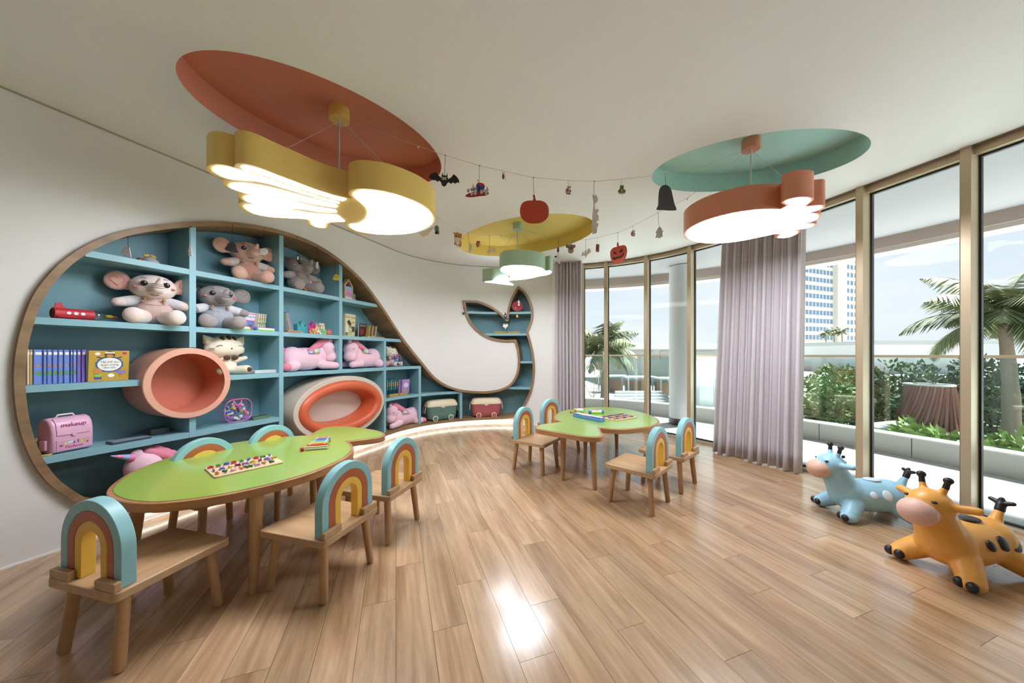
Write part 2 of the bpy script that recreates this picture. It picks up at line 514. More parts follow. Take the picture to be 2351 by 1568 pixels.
# ---- curved wall with the whale cut out of it
def wall_mesh(path, z0, z1, hole=None, step=.14, d=0.0):
    n = int(path.len / step); ss = np.linspace(0, path.len, n + 1); zs = np.linspace(z0, z1, 12)
    V = []; E = []
    ring = [(a, z0) for a in ss] + [(path.len, z) for z in zs[1:]] + [(a, z1) for a in ss[::-1][1:]] + [(0, z) for z in zs[::-1][1:-1]]
    V += ring; E += [(i, (i + 1) % len(ring)) for i in range(len(ring))]
    if hole:
        k = len(V); V += hole; E += [(k + i, k + (i + 1) % len(hole)) for i in range(len(hole))]
    for a in ss[1:-1]:
        for z in zs[1:-1]:
            V.append((a, z))
    r = delaunay_2d_cdt([Vector(v) for v in V], E, [], 0, 1e-6)
    mb = MB(); fs = []
    for f in r[2]:
        cx_ = sum(r[0][i][0] for i in f) / 3; cz_ = sum(r[0][i][1] for i in f) / 3
        if hole and inside(hole, cx_, cz_): continue
        fs.append(tuple(f))
    mb.add([path.pt(v[0], v[1], d) for v in r[0]], fs)
    return mb
wl = wall_mesh(WL, 0, ZC + .3, whale_mid).build('wall_left', m_wall, None, smooth=True); wl['kind'] = 'structure'
bw = MB(); bw.box((-.1, -2.06, ZC / 2), (8.4, .08, ZC)); bw.build('wall_back', m_wall)['kind'] = 'structure'
# short return beside the curtain
rt = MB(); a = WL.pt(WL.len - .002, 0, 0); rt.box((a.x + .03, a.y + .17, ZC / 2), (.06, .38, ZC)); rt.build('wall_return', m_white)['kind'] = 'structure'
bb = MB(); WL.sweep(bb, 0, WL.len, [(.004, 0), (-.006, 0), (-.006, .010), (.004, .010)])
bb.build('baseboard_left', M('white_trim', 'F4F2EC', .4))['kind'] = 'structure'
# grey strip painted in place of the shade in the gap under the ceiling
sg = MB(); WL.sweep(sg, 0, WL.len, [(-.001, ZC - .012), (-.004, ZC - .012), (-.004, ZC), (-.001, ZC)])
sg.build('trim_1', M('gap_shade_grey', 'AFA79B', .9))['kind'] = 'structure'

# ---- the whale shaped bookcase let into the wall
DEP = .30
whale_t = thing('whale_bookcase', 'whale-shaped recessed bookcase with oak rim and blue shelves in the curved wall', 'bookcase')
mb = MB(); n = len(whale); vs = []
for i in range(n):
    so, zo = whale[i]; si, zi = whale_in[i]
    vs += [WL.pt(so, zo, .01), WL.pt(so, zo, -.03), WL.pt(si, zi, -.03), WL.pt(si, zi, DEP)]
fs = []
for i in range(n):
    j = (i + 1) % n
    for k in range(3):
        fs.append((i * 4 + k, j * 4 + k, j * 4 + k + 1, i * 4 + k + 1))
mb.add(vs, fs); mb.build('rim', m_rim, whale_t, smooth='auto', fix=True)
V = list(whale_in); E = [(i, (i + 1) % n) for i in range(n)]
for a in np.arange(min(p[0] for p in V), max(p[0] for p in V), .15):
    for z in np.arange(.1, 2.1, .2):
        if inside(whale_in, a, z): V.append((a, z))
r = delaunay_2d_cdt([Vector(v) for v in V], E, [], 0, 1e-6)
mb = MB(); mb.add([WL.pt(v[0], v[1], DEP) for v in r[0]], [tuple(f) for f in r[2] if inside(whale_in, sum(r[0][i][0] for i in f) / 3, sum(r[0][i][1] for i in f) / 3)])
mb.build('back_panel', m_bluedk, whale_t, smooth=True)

def spans(level, axis):
    """intervals of the other coordinate inside the whale at s = level (axis 0) or z = level (axis 1)"""
    c = []; o = 1 - axis
    for i in range(n):
        p, q = whale_in[i], whale_in[(i + 1) % n]
        if (p[axis] - level) * (q[axis] - level) < 0:
            t = (level - p[axis]) / (q[axis] - p[axis]); c.append(p[o] + t * (q[o] - p[o]))
    c.sort(); return list(zip(c[::2], c[1::2]))
TH = .04
def board(x0, x1, zt, th=TH, d0=.004, parent=whale_t):
    a0, a1 = WL.hit(x0, d0), WL.hit(x1, d0)
    best = max(spans(zt - th / 2, 1), key=lambda q: min(q[1], a1) - max(q[0], a0))
    a0 = max(a0, best[0] - .005); a1 = min(a1, best[1] + .005)
    mb = MB(); WL.sweep(mb, a0, a1, [(d0, zt - th), (d0, zt), (DEP, zt), (DEP, zt - th)], .06)
    return mb.build('shelf', m_blue, parent)
def upright(xc, z0, z1, th=TH, d0=.002, parent=whale_t):
    a = WL.hit(xc, d0); q = max(spans(a, 0), key=lambda q: min(q[1], z1) - max(q[0], z0))
    z0 = max(z0, q[0] - .005); z1 = min(z1, q[1] + .012)
    mb = MB(); WL.sweep(mb, a - th / 2, a + th / 2, [(d0, z0), (d0, z1), (DEP, z1), (DEP, z0)], .06)
    return mb.build('divider', m_blue, parent)
Z1, Z2, Z3, Z4 = 1.79, 1.36, .975, .56
X1, X2, X3, X4, X5, X6 = 442.5, 646, 782.5, 884, 964, 1058.5
for zt, segs in ((Z1, ((150, X1), (X1, X2), (X2, X3), (X3, 900))), (Z2, ((40, X1), (X1, X2), (X2, X3), (X3, 935))),
                 (Z3, ((30, 342), (522, X2), (X2, X3), (X3, X4), (X4, X5 + 2))), (Z4, ((40, X1), (X1, X2), (X4, X5), (X5, X6 + 2)))):
    for s0, s1 in segs: board(s0, s1, zt)
for xx, z0, z1 in ((X1, 1.20, 2.4), (X1, Z4 - TH, .69), (X2, 0, 2.4), (X3, Z3, 2.4), (X4, 0, Z2), (X5, 0, Z3), (X6, 0, Z4)):
    upright(xx, z0, z1)
for s0, s1, zt in ((1064, 1160, 1.84), (1168, 1223, 1.84), (1090, 1216, 1.487), (1190, 1228, 1.036), (1165, 1224, .613)):
    board(s0, s1, zt, .036)

# ---- led strip that washes the plinth under the whale
mb = MB(); WL.sweep(mb, WL.hit(300), WL.hit(1180), [(-.012, .052), (-.020, .052), (-.020, .058), (-.012, .058)])
o = mb.build('led_strip', emitter('led_white', 'FFF6E6', 2.2)); tag(o, 'thin white light strip glowing under the bottom edge of the whale bookcase', 'light strip')

# ---- ceiling with three oval recesses
def ell_from_px(pts):
    q = np.array([P(x, y, ZC)[:2] for x, y in pts]); c0 = q.mean(0); d = q - c0
    A = np.stack([d[:, 0] ** 2, d[:, 0] * d[:, 1], d[:, 1] ** 2, d[:, 0], d[:, 1]], 1)
    k = np.linalg.lstsq(A, np.ones(len(d)), rcond=None)[0]
    m2 = np.array([[k[0], k[1] / 2], [k[1] / 2, k[2]]]); cc = -np.linalg.solve(m2, k[3:5]) / 2
    val = 1 + cc @ m2 @ cc
    w_, v_ = np.linalg.eigh(m2 / val)
    a, b = 1 / np.sqrt(w_)
    return c0 + cc, a, b, v_[:, 0], v_[:, 1]
ELL = [ell_from_px(q) for q in (
    [(412, 159), (494, 114.6), (665, 150), (829.5, 219), (949, 297), (1003, 354), (1013, 384), (1003, 407.7), (425, 201), (470, 252), (554, 298)],
    [(1499, 408), (1534, 368.7), (1608, 336.6), (1706.7, 314.4), (1805, 301), (1892, 296), (1966, 299.6), (2001.5, 322), (1985.5, 349), (1928.7, 381), (1870.8, 403), (1662, 439), (1598, 440), (1534, 434), (1507, 423)],
    [(1047, 566.6), (1065, 544), (1116, 517.5), (1183, 498.5), (1261, 489.6), (1317, 491.8), (1359.5, 506), (1358, 531), (1317, 557.6), (1250, 577.7), (1149.7, 587.8), (1094, 583), (1056, 573)])]
RD = .15
rings = []
for c, a, b, u, v in ELL:
    rings.append([tuple(c + u * a * math.cos(t) + v * b * math.sin(t)) for t in np.linspace(0, 2 * math.pi, 72, endpoint=False)])
out_poly = [tuple(WL.pt(a, 0, .03)[:2]) for a in np.linspace(0, WL.len, 60)] + [tuple(WG.pt(a, 0, -.10)[:2]) for a in np.linspace(.15, WG.len, 60)]
V = list(out_poly); E = [(i, (i + 1) % len(V)) for i in range(len(V))]
for rg in rings:
    k = len(V); V += rg; E += [(k + i, k + (i + 1) % len(rg)) for i in range(len(rg))]
r = delaunay_2d_cdt([Vector(v) for v in V], E, [], 0, 1e-6)
mb = MB(); fs = []
for f in r[2]:
    x = sum(r[0][i][0] for i in f) / 3; y = sum(r[0][i][1] for i in f) / 3
    if inside(out_poly, x, y) and not any(inside(rg, x, y) for rg in rings): fs.append(tuple(f))
mb.add([(v[0], v[1], ZC) for v in r[0]], fs)
ceil = mb.build('ceiling', m_ceil); ceil['kind'] = 'structure'
RECCOL = ('E0937A', 'B6DFD7', 'E4CC70')
for rg, cc, nm in zip(rings, RECCOL, ('terracotta', 'teal', 'mustard')):
    m_ = M('recess_' + nm, cc, .7, .02, 1.2)
    k = len(rg); mb = MB()
    mb.add([(x, y, ZC) for x, y in rg] + [(x, y, ZC + RD) for x, y in rg], [(i, (i + 1) % k, k + (i + 1) % k, k + i) for i in range(k)])
    s_ = mb.build('recess_side', m_, ceil, smooth=True)
    mb = MB(); mb.add([(x, y, ZC + RD) for x, y in rg], [tuple(range(k))]); mb.build('recess_top', m_, ceil)
# bulkhead above the windows closing the ceiling edge, painted grey for the curtain slot's shade
mb = MB(); WG.sweep(mb, 0, WG.len, [(-.10, ZC), (.10, ZC), (.10, ZC + .06), (-.10, ZC + .06)], .1)
mb.build('trim_2', M('slot_shade_grey', '8A8278', .7))['kind'] = 'structure'

# ---- curved window wall
mull = [1338, 1391.5, 1485, 1586, None, None, 1982, 2226]
sm = [WG.hit(x, -.05) if x else None for x in mull]
gap = (sm[6] - sm[3]) / 3
sm[4] = sm[3] + gap; sm[5] = sm[3] + 2 * gap
stp = sm[7] - sm[6]
sm += [sm[7] + stp, sm[7] + 2 * stp, sm[7] + 3 * stp]
mb = MB(); WG.sweep(mb, sm[-1], WG.len, [(-.06, 0), (.06, 0), (.06, ZC), (-.06, ZC)], .1); mb.build('wall_light_block', m_wall)['kind'] = 'structure'  # unseen solid wall, put in instead of windows to cut light from behind
sm = [.02] + sm
for i in range(len(sm) - 1):
    a0, a1 = sm[i], sm[i + 1]
    wdw = struct('window_%d' % (i + 1))
    mb = MB(); WG.sweep(mb, a0 + .03, a1 - .03, [(.0, .035), (.012, .035), (.012, ZC - .05), (.0, ZC - .05)], .1); mb.build('pane', m_glass, wdw, smooth='auto')
    mb = MB(); WG.sweep(mb, a0, a1, [(-.06, 0.0), (.05, 0.0), (.05, .03), (-.06, .022)], .1); mb.build('sill_track', m_frame, wdw)
    mb = MB(); WG.sweep(mb, a0, a1, [(-.055, ZC - .055), (.05, ZC - .055), (.05, ZC), (-.055, ZC)], .1); mb.build('head_frame', m_frame, wdw)
    mb = MB()
    WG.sweep(mb, a0 + .02, a1 - .02, [(-.006, .03), (.02, .03), (.02, .042), (-.006, .042)], .1)
    WG.sweep(mb, a0 + .02, a1 - .02, [(-.006, ZC - .067), (.02, ZC - .067), (.02, ZC - .055), (-.006, ZC - .055)], .1)
    for q in (a0 + .024, a1 - .036): WG.sweep(mb, q, q + .012, [(-.006, .03), (.02, .03), (.02, ZC - .055), (-.006, ZC - .055)], .1)
    mb.build('gasket', m_gasket, wdw)
    if i:
        mb = MB(); WG.sweep(mb, a0 - .025, a0 + .025, [(-.10, 0.0), (.04, 0.0), (.04, ZC), (-.10, ZC)], .1); mb.build('mullion', m_frame, wdw, bevel=.003)

# ---- curtains
def curtain(name, label, p0, p1, q0, q1, ztop, folds, amp, c):
    """p0,p1 plan ends at the hem; q0,q1 plan ends at the top"""
    t = thing(name, label, 'curtain', (p0[0], p0[1], 0))
    N = folds * 12; rows = 14; mb = MB(); vs = []
    rr = random.Random(folds)
    ph = np.cumsum([rr.uniform(.7, 1.35) for _ in range(N + 1)]); ph = ph / ph[-1] * folds * 2 * math.pi
    am = [amp * (1 + .35 * math.sin(i * .13 + folds)) for i in range(N + 1)]
    base = Vector((p0[0], p0[1], 0))
    for j in range(rows + 1):
        f = j / rows
        a = Vector((*p0, 0)).lerp(Vector((*q0, 0)), f); b = Vector((*p1, 0)).lerp(Vector((*q1, 0)), f)
        dr = (b - a).normalized(); nr = Vector((-dr.y, dr.x, 0))
        for i in range(N + 1):
            k = am[i] * (1.12 - .3 * f)
            w_ = a.lerp(b, i / N) + nr * (k * math.sin(ph[i])) + dr * (k * .35 * math.sin(2 * ph[i] + .4))
            vs.append(Vector((w_.x, w_.y, .012 + (ztop - .012) * f)) - base)
    fs = [(j * (N + 1) + i, j * (N + 1) + i + 1, (j + 1) * (N + 1) + i + 1, (j + 1) * (N + 1) + i) for j in range(rows) for i in range(N)]
    mb.add(vs, fs); o = mb.build('drape', M('curtain_cloth', c, .85, .05, 30, .15, 500, sheen=.2), t, smooth=True)
    s_ = o.modifiers.new('cloth', 'SOLIDIFY'); s_.thickness = .003
    mb = MB(); a = Vector((*q0, ztop - .004)) - base; b = Vector((*q1, ztop - .004)) - base
    mb.tube([a, b], .008, 8); mb.build('curtain_track', M('track_white', 'D8D4CC', .4), t)
    return t
A = P(1634, 1036, 0); B = P(1840, 1088, 0); A2 = PY(1655, 600, A.y); B2 = PY(1850, 600, B.y)
curtain('curtain', 'wide lilac grey pleated curtain drawn together between the tall windows', A[:2], B[:2], A2[:2], B2[:2], ZC - .005, 11, .052, 'CCC4C8')
A = Vector((.665, 5.16)); B = Vector((1.085, 5.10))
curtain('curtain', 'narrow grey pleated curtain beside the whale tail and the wall end', A, B, A, (1.07, 5.10), ZC - .005, 8, .035, 'CCC4C8')
# ================================================================== tables and chairs
m_seat = wood('beech_seat', 'A98460', 'C7A47C', .42, (14, 2.2, 14), coat=.1)
m_leg = wood('beech_leg', 'A57C54', 'C79F72', .42, (14, 14, 1.6), coat=.1)
m_edge = wood('oak_edge', '94663F', 'B98A5E', .42, (5, 5, 30), coat=.1)
m_green = M('lime_laminate', '94B14E', .26, .03, 3, coat=.4)
m_arc = (M('arc_blue', '8FC3C9', .35, .02), M('arc_terracotta', 'B4603C', .38, .02), M('arc_yellow', 'EFC04E', .38, .02))

def arch(r0, r1, z0, straight, n=20):
    zc = z0 + straight
    o = [(r1, z0)] + [(r1 * math.cos(t), zc + r1 * math.sin(t)) for t in np.linspace(0, math.pi, n)] + [(-r1, z0)]
    i = [(-r0, z0)] + [(r0 * math.cos(t), zc + r0 * math.sin(t)) for t in np.linspace(math.pi, 0, n)] + [(r0, z0)]
    return o, i
def arch_mesh(mb, r0, r1, z0, straight, y0, y1):
    o, i = arch(r0, r1, z0, straight); i = i[::-1]; k = len(o); vs = []
    for y in (y0, y1):
        vs += [(p[0], y, p[1]) for p in o] + [(p[0], y, p[1]) for p in i]
    fs = []
    for a in range(k - 1):
        fs += [(a, a + 1, k + a + 1, k + a), (2 * k + a, 3 * k + a, 3 * k + a + 1, 2 * k + a + 1),
               (a, 2 * k + a, 2 * k + a + 1, a + 1), (k + a, k + a + 1, 3 * k + a + 1, 3 * k + a)]
    fs += [(0, k, 3 * k, 2 * k), (k - 1, 3 * k - 1, 4 * k - 1, 2 * k - 1)]
    return mb.add(vs, fs)
def rrect(w, d, r, n=5):
    pts = []
    for cx_, cy_, a0 in ((w / 2 - r, d / 2 - r, 0), (-w / 2 + r, d / 2 - r, 90), (-w / 2 + r, -d / 2 + r, 180), (w / 2 - r, -d / 2 + r, 270)):
        for k in range(n + 1):
            a = math.radians(a0 + 90 * k / n); pts.append((cx_ + r * math.cos(a), cy_ + r * math.sin(a)))
    return pts
CW, CD, CH = .38, .388, .302
def make_chair():
    t = thing('rainbow_chair', 'chair', 'chair', group='wooden children chairs with rainbow backs')
    MB().prism(rrect(CW, CD, .022), CH - .032, CH).build('seat', m_seat, t, bevel=.004)
    for sx in (-1, 1):
        for sy in (-1, 1):
            mb = MB(); a = Vector((sx * .135, sy * .14, CH - .03)); b = Vector((sx * .157, sy * .163, .008))
            mb.tube([a, b, b + (b - a).normalized() * .006], [.0205, .018, .014], 14); mb.build('leg', m_leg, t, smooth='auto')
    y1 = -CD / 2 + .028; y2 = y1 + .044; back = None
    for k, (ra, rb) in enumerate(((.131, .17), (.092, .1305), (.056, .0915))):
        mb = arch_mesh(MB(), ra, rb, CH, .132, y1 + .0006 * k, y2 - .0006 * k)
        mb.build('rainbow_band', m_arc[k], t, smooth='auto', bevel=.0025, fix=True)
    for sx in (-1, 1):
        MB().box((sx * .128, -CD / 2 + .0155, CH + .016), (.105, .023, .034)).build('stop_block', m_seat, t, bevel=.004)
    return t
U = H - CH        # the calibration unit: eye height above the seats
chairs = [((-1.865 * U, 1.429 * U), 1.325, 'rainbow-backed wooden chair at the rounded near end of the long green table'),
          ((-.937 * U, 1.975 * U), 2.867, 'rainbow-backed wooden chair at the middle of the long green table, facing the whale wall'),
          ((-.794 * U, 2.535 * U), 2.861, 'rainbow-backed wooden chair nearest the tail end of the long green table'),
          ((1.329 * U, 2.893 * U), 2.373, 'rainbow-backed wooden chair in front of the small table, nearest the camera'),
          ((1.804 * U, 3.327 * U), 2.319, 'rainbow-backed wooden chair between the small table and the wide curtain'),
          ((.094 * U, 4.094 * U), -.58, 'rainbow-backed wooden chair left of the small table, its whole seat in view'),
          ((.508 * U, 4.824 * U), -.80, 'rainbow-backed wooden chair behind the small table, close to the narrow curtain'),
          ((-2.05, 2.177), -.385, 'rainbow-backed wooden chair behind the long table, beside the pink unicorn plush'),
          ((-1.894, 2.573), -.385, 'rainbow-backed wooden chair behind the long table, before the oval nook')]
ch0 = make_chair()
for k, (bm_, t, lab) in enumerate(chairs):
    c = ch0 if k == 0 else copy_tree(ch0)
    f = Vector((math.cos(t), math.sin(t)))
    p = Vector(bm_) + f * CD / 2
    c.location = (p.x, p.y, 0.0); c.rotation_euler = (0, 0, t - math.pi / 2); c['label'] = lab

def make_table(name, label, pts, zt, th, legs, origin):
    poly = crom([(*P(x, y, zt)[:2], *(q)) for x, y, *q in pts], 6, True)
    poly = [(p[0] - origin[0], p[1] - origin[1]) for p in poly]
    t = thing(name, label, 'table', (*origin, 0), group='green-topped children tables')
    MB().prism(poly, zt - th, zt - .001).build('table_edge', m_edge, t, smooth='auto', bevel=.003)
    MB().prism(offset_poly(poly, .021), zt - .004, zt + .0012).build('table_top', m_green, t)
    for (lx, ly), (fx, fy) in legs:
        mb = MB(); mb.tube([(lx - origin[0], ly - origin[1], zt - th), (fx - origin[0], fy - origin[1], .006), (fx - origin[0], fy - origin[1], 0)],
                           [.030, .0185, .016], 16)
        mb.build('leg', m_leg, t, smooth='auto')
    return t, poly
ZT1, ZT2 = .50, .475
c1 = lambda x, y, *q: (230 + x / 3.409, 940 + y / 3.409, *q)
pts1 = [c1(*p) for p in ((48, 648), (66, 612), (112, 570), (200, 512), (350, 442), (500, 387), (700, 327), (900, 285), (1100, 250), (1300, 225), (1500, 207), (1638, 201, 1),
        (1700, 162), (1780, 136), (1900, 130), (2050, 144), (2170, 164), (2224, 184), (2226, 204), (2180, 220), (2080, 234), (1945, 251, 1),
        (1976, 278), (1984, 312), (1962, 348), (1900, 392), (1800, 440), (1650, 500), (1450, 560), (1200, 622), (900, 682), (650, 718), (450, 736), (300, 736), (180, 722), (92, 694), (56, 668))]
def lf(x, y, dx=0, dy=0, zt=.5):
    f = P(x, y, 0); return ((f.x + dx, f.y + dy), (f.x, f.y))
legs1 = [lf(581, 1361, -.02, .05), ((-1.86, 1.66), (-1.885, 1.63)), ((-1.36, 2.28), (-1.36, 2.28)), ((-1.24, 2.15), (-1.21, 2.13)), ((-1.24, 2.52), (-1.22, 2.54))]
T1, poly1 = make_table('whale_table', 'long whale-shaped table with lime green top and oak edge', pts1, ZT1, .042, legs1, (-1.4, 2.0))
c2 = lambda x, y, *q: (1130 + x / 4.436, 880 + y / 4.436, *q)
pts2 = [c2(*p) for p in ((440, 452), (452, 432), (510, 414), (610, 402), (692, 391, 1), (645, 372), (626, 345), (645, 318), (705, 286), (800, 263), (950, 246), (1130, 240), (1300, 250), (1450, 275),
        (1580, 311), (1670, 350), (1705, 384), (1698, 408), (1650, 430), (1550, 450), (1400, 466), (1260, 470), (1098, 455, 1), (1112, 488), (1134, 522), (1110, 543), (1050, 549), (950, 545), (850, 531), (700, 506), (550, 482), (470, 468))]
legs2 = [lf(1292, 1103, .01, .03), lf(1365.6, 1124.6, -.01, .03), lf(1344, 1046, 0, 0), ((1.52, 3.50), (1.55, 3.50)), ((1.25, 4.0), (1.27, 4.03))]
T2, poly2 = make_table('whale_table', 'small whale-shaped table with lime green top near the window', pts2, ZT2, .042, legs2, (.95, 3.3))

# ================================================================== the two round nooks in the bookcase
def nook(name, label, xc, yc, rw, rh, front, wall_t, mats, depth=.26, pad=None):
    a = WL.hit(xc); c = WL.pt(a); zc = H - (yc - YH) * c.y / F
    tn = WL.tan(a); inn = Vector((tn.y, -tn.x, 0))
    t = thing(name, label, 'nook', (c.x, c.y, zc), 0)
    n = 56
    def ring(w_, h_, d): return [tn * (w_ * math.cos(2 * math.pi * i / n)) + Vector((0, 0, h_ * math.sin(2 * math.pi * i / n))) + inn * d for i in range(n)]
    def strip(rs):
        mb = MB(); vs = [p for r_ in rs for p in r_]; fs = [(k * n + i, k * n + (i + 1) % n, (k + 1) * n + (i + 1) % n, (k + 1) * n + i) for k in range(len(rs) - 1) for i in range(n)]
        return mb.add(vs, fs)
    b = -depth
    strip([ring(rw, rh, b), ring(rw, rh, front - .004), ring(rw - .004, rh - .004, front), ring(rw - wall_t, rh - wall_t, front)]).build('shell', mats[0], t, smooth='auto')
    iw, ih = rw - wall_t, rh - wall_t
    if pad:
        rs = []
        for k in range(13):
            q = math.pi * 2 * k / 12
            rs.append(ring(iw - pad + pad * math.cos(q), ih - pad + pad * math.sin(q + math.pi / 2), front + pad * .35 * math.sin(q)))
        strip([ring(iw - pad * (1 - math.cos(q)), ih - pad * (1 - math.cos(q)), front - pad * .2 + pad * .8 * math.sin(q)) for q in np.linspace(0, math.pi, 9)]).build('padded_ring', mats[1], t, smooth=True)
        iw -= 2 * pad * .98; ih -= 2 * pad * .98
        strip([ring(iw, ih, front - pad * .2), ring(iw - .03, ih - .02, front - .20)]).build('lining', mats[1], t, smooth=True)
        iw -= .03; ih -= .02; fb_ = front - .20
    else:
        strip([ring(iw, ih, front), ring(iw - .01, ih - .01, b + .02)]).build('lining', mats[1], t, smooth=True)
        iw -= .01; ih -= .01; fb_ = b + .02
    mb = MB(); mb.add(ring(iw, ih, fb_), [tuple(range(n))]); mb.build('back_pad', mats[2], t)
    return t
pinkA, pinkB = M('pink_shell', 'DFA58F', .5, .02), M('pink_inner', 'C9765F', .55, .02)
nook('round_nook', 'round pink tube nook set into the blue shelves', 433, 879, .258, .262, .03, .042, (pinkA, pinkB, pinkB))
crm, orl = M('cream_leather', 'CFC2B2', .45, .03, 8, .05, 90), M('orange_leather', 'D0623F', .35, .03, 8, .04, 90)
nook('oval_nook', 'wide oval cream nook with orange padded ring behind the long table', 786, 933, .60, .345, .05, .05, (crm, orl, M('cream_pad', 'D6CABD', .6, .03, 8)), pad=.055)
# ================================================================== pendant lamps
ZB, LT = 2.137, .17
m_diff = emitter('lamp_diffuser', 'F3F7FF', LAMP_STRENGTH)
m_steel = M('steel', 'D2D2CF', .4, metal=.15)
def pend(name, label, outline, diffs, canopy, col, cz=ZC + RD, wires=(), screws=(), extra=None, inset=.022):
    m_ = M(name + '_lacquer', col, .38, .02, 2)
    k = (cz - .075 - H) * F / (YH - canopy[1])
    cx_, cy_ = (canopy[0] - CX) * k / F, k
    t = thing(name, label, 'pendant lamp', (cx_, cy_, ZB))
    org = Vector((cx_, cy_))
    def W(pts, z=ZB, n=5): return [(p[0] - cx_, p[1] - cy_) for p in crom([(*P(x, y, z)[:2], *q) for x, y, *q in pts], n, True)]
    poly = W(outline)
    MB().prism(poly, 0, LT).build('housing', m_, t, smooth='auto')
    if diffs is None:
        dl = [offset_poly(poly, inset)]
    else:
        dl = [offset_poly(W(d), .008 if i_ < 5 else .004) for i_, d in enumerate(diffs)]
    for d in dl:
        MB().prism(d, -.0035, .001).build('diffuser', m_diff, t)
    top = cz - ZB
    mb = MB(); mb.lathe([(.058, top - .075), (.060, top - .072), (.060, top)], n=28); cn = mb.build('canopy', m_, t, smooth='auto')
    mb = MB(); mb.tube([(0, 0, LT), (0, 0, top - .095)], .0055, 10); mb.build('rod', m_steel, t, smooth='auto')
    mb = MB(); mb.lathe([(.009, top - .10), (.009, top - .075)], n=12); mb.build('rod_collar', m_steel, t, smooth='auto')
    for wx, wy in wires:
        p = P(wx, wy, ZB + LT) if wy else None
        mb = MB(); mb.tube([(p.x - cx_, p.y - cy_, LT), (0, 0, top - .08)], .0011, 5, False); mb.build('wire', m_steel, t)
    return t, (cx_, cy_), W
g1 = lambda x, y, *q: (380 + x / 3.337, 90 + y / 3.337, *q)
o1 = [g1(*p) for p in ((527, 982, 1), (470, 966), (400, 955), (345, 960), (313, 985), (322, 1012), (372, 1046), (440, 1070, 1), (441, 1098), (452, 1118), (490, 1143), (557, 1167, 1), (556, 1192), (566, 1218), (600, 1243, 1), (560, 1258), (566, 1290), (620, 1325), (720, 1355),
       (850, 1372), (1000, 1380), (1082, 1386, 1), (1081, 1402), (1102, 1427), (1160, 1448), (1225, 1452), (1250, 1444, 1), (1248, 1426), (1272, 1409), (1320, 1405), (1386, 1410, 1), (1387, 1440), (1422, 1470), (1500, 1490), (1650, 1501), (1800, 1498),
       (1920, 1480), (2010, 1446), (2060, 1402), (2068, 1360), (2040, 1310), (1960, 1257), (1850, 1211), (1700, 1166), (1560, 1146), (1460, 1146), (1410, 1165), (1403, 1195), (1432, 1219, 1), (1400, 1215), (1300, 1194), (1150, 1148), (1000, 1090),
       (850, 1034), (700, 974), (610, 951), (555, 950), (530, 965))]
d1 = [[g1(*p) for p in q] for q in (
    ((566, 975), (592, 965), (650, 974), (750, 1004), (900, 1059), (1050, 1115), (1200, 1168), (1320, 1207), (1400, 1223, 1), (1362, 1243, 1), (1250, 1213), (1100, 1168), (950, 1114), (800, 1059), (650, 1014), (592, 997)),
    ((351, 985), (380, 970), (450, 975), (560, 1000), (650, 1025), (800, 1071), (950, 1126), (1100, 1181), (1250, 1226), (1345, 1250, 1), (1333, 1262, 1), (1250, 1242), (1100, 1199), (950, 1154), (800, 1110), (700, 1090), (600, 1083), (500, 1072), (420, 1047), (362, 1012)),
    ((476, 1116), (502, 1103), (600, 1103), (720, 1119), (850, 1147), (1000, 1187), (1150, 1228), (1328, 1272, 1), (1318, 1292, 1), (1150, 1266), (1000, 1236), (850, 1211), (720, 1196), (620, 1181), (540, 1156), (492, 1137)),
    ((589, 1211), (612, 1198), (700, 1198), (850, 1216), (1000, 1247), (1150, 1282), (1316, 1308, 1), (1316, 1328, 1), (1200, 1325), (1050, 1303), (900, 1291), (780, 1281), (680, 1261), (612, 1237)),
    ((591, 1276), (622, 1265), (720, 1275), (850, 1291), (1000, 1312), (1150, 1336), (1322, 1345, 1), (1352, 1372), (1385, 1396, 1), (1330, 1399), (1262, 1402), (1236, 1418), (1230, 1444, 1), (1160, 1440), (1112, 1416), (1104, 1391), (1080, 1378), (950, 1370), (800, 1360), (680, 1336), (612, 1302)),
    ((1435, 1187), (1462, 1165), (1520, 1157), (1620, 1165), (1750, 1190), (1880, 1236), (1980, 1286), (2035, 1337), (2050, 1390), (2020, 1431), (1950, 1466), (1850, 1488), (1720, 1495), (1600, 1490), (1480, 1470), (1422, 1446), (1408, 1420), (1462, 1416), (1522, 1386), (1546, 1335), (1530, 1286), (1482, 1241), (1447, 1211)))]
L1, K1, W1 = pend('shell_lamp', 'yellow shell-shaped pendant lamp with five glowing petals', o1, d1, (778.6, 277), 'F0CE72', wires=((869, 374), (915, 410), (660, 340)))
g2 = lambda x, y, *q: (1460 + x / 4.0534, 270 + y / 4.0534, *q)
o2 = [g2(*p) for p in ((443, 1090), (470, 1130), (560, 1160), (700, 1172), (850, 1165), (1000, 1145), (1150, 1114), (1285, 1086, 1), (1330, 1086), (1318, 1102), (1292, 1118, 1), (1350, 1124), (1440, 1110), (1518, 1076), (1530, 1056), (1496, 1045, 1), (1560, 1036), (1640, 1017), (1682, 996), (1660, 985), (1582, 978, 1),
       (1630, 972), (1700, 945), (1722, 916), (1700, 891), (1622, 887, 1), (1685, 868), (1748, 842), (1762, 822), (1740, 811), (1680, 815), (1582, 825, 1), (1614, 800), (1650, 772), (1655, 752), (1610, 738), (1500, 740), (1400, 764), (1352, 792), (1374, 806), (1396, 822), (1342, 850, 1), (1250, 848), (1100, 855), (900, 885), (700, 936), (560, 990), (470, 1046))]
L2, K2, W2 = pend('octopus_lamp', 'orange octopus-shaped pendant lamp under the teal recess', o2, None, (1724, 344), 'DA8C6C', wires=((1627, 448), (1668, 437), (1770, 422), (1797, 405)), inset=.018)
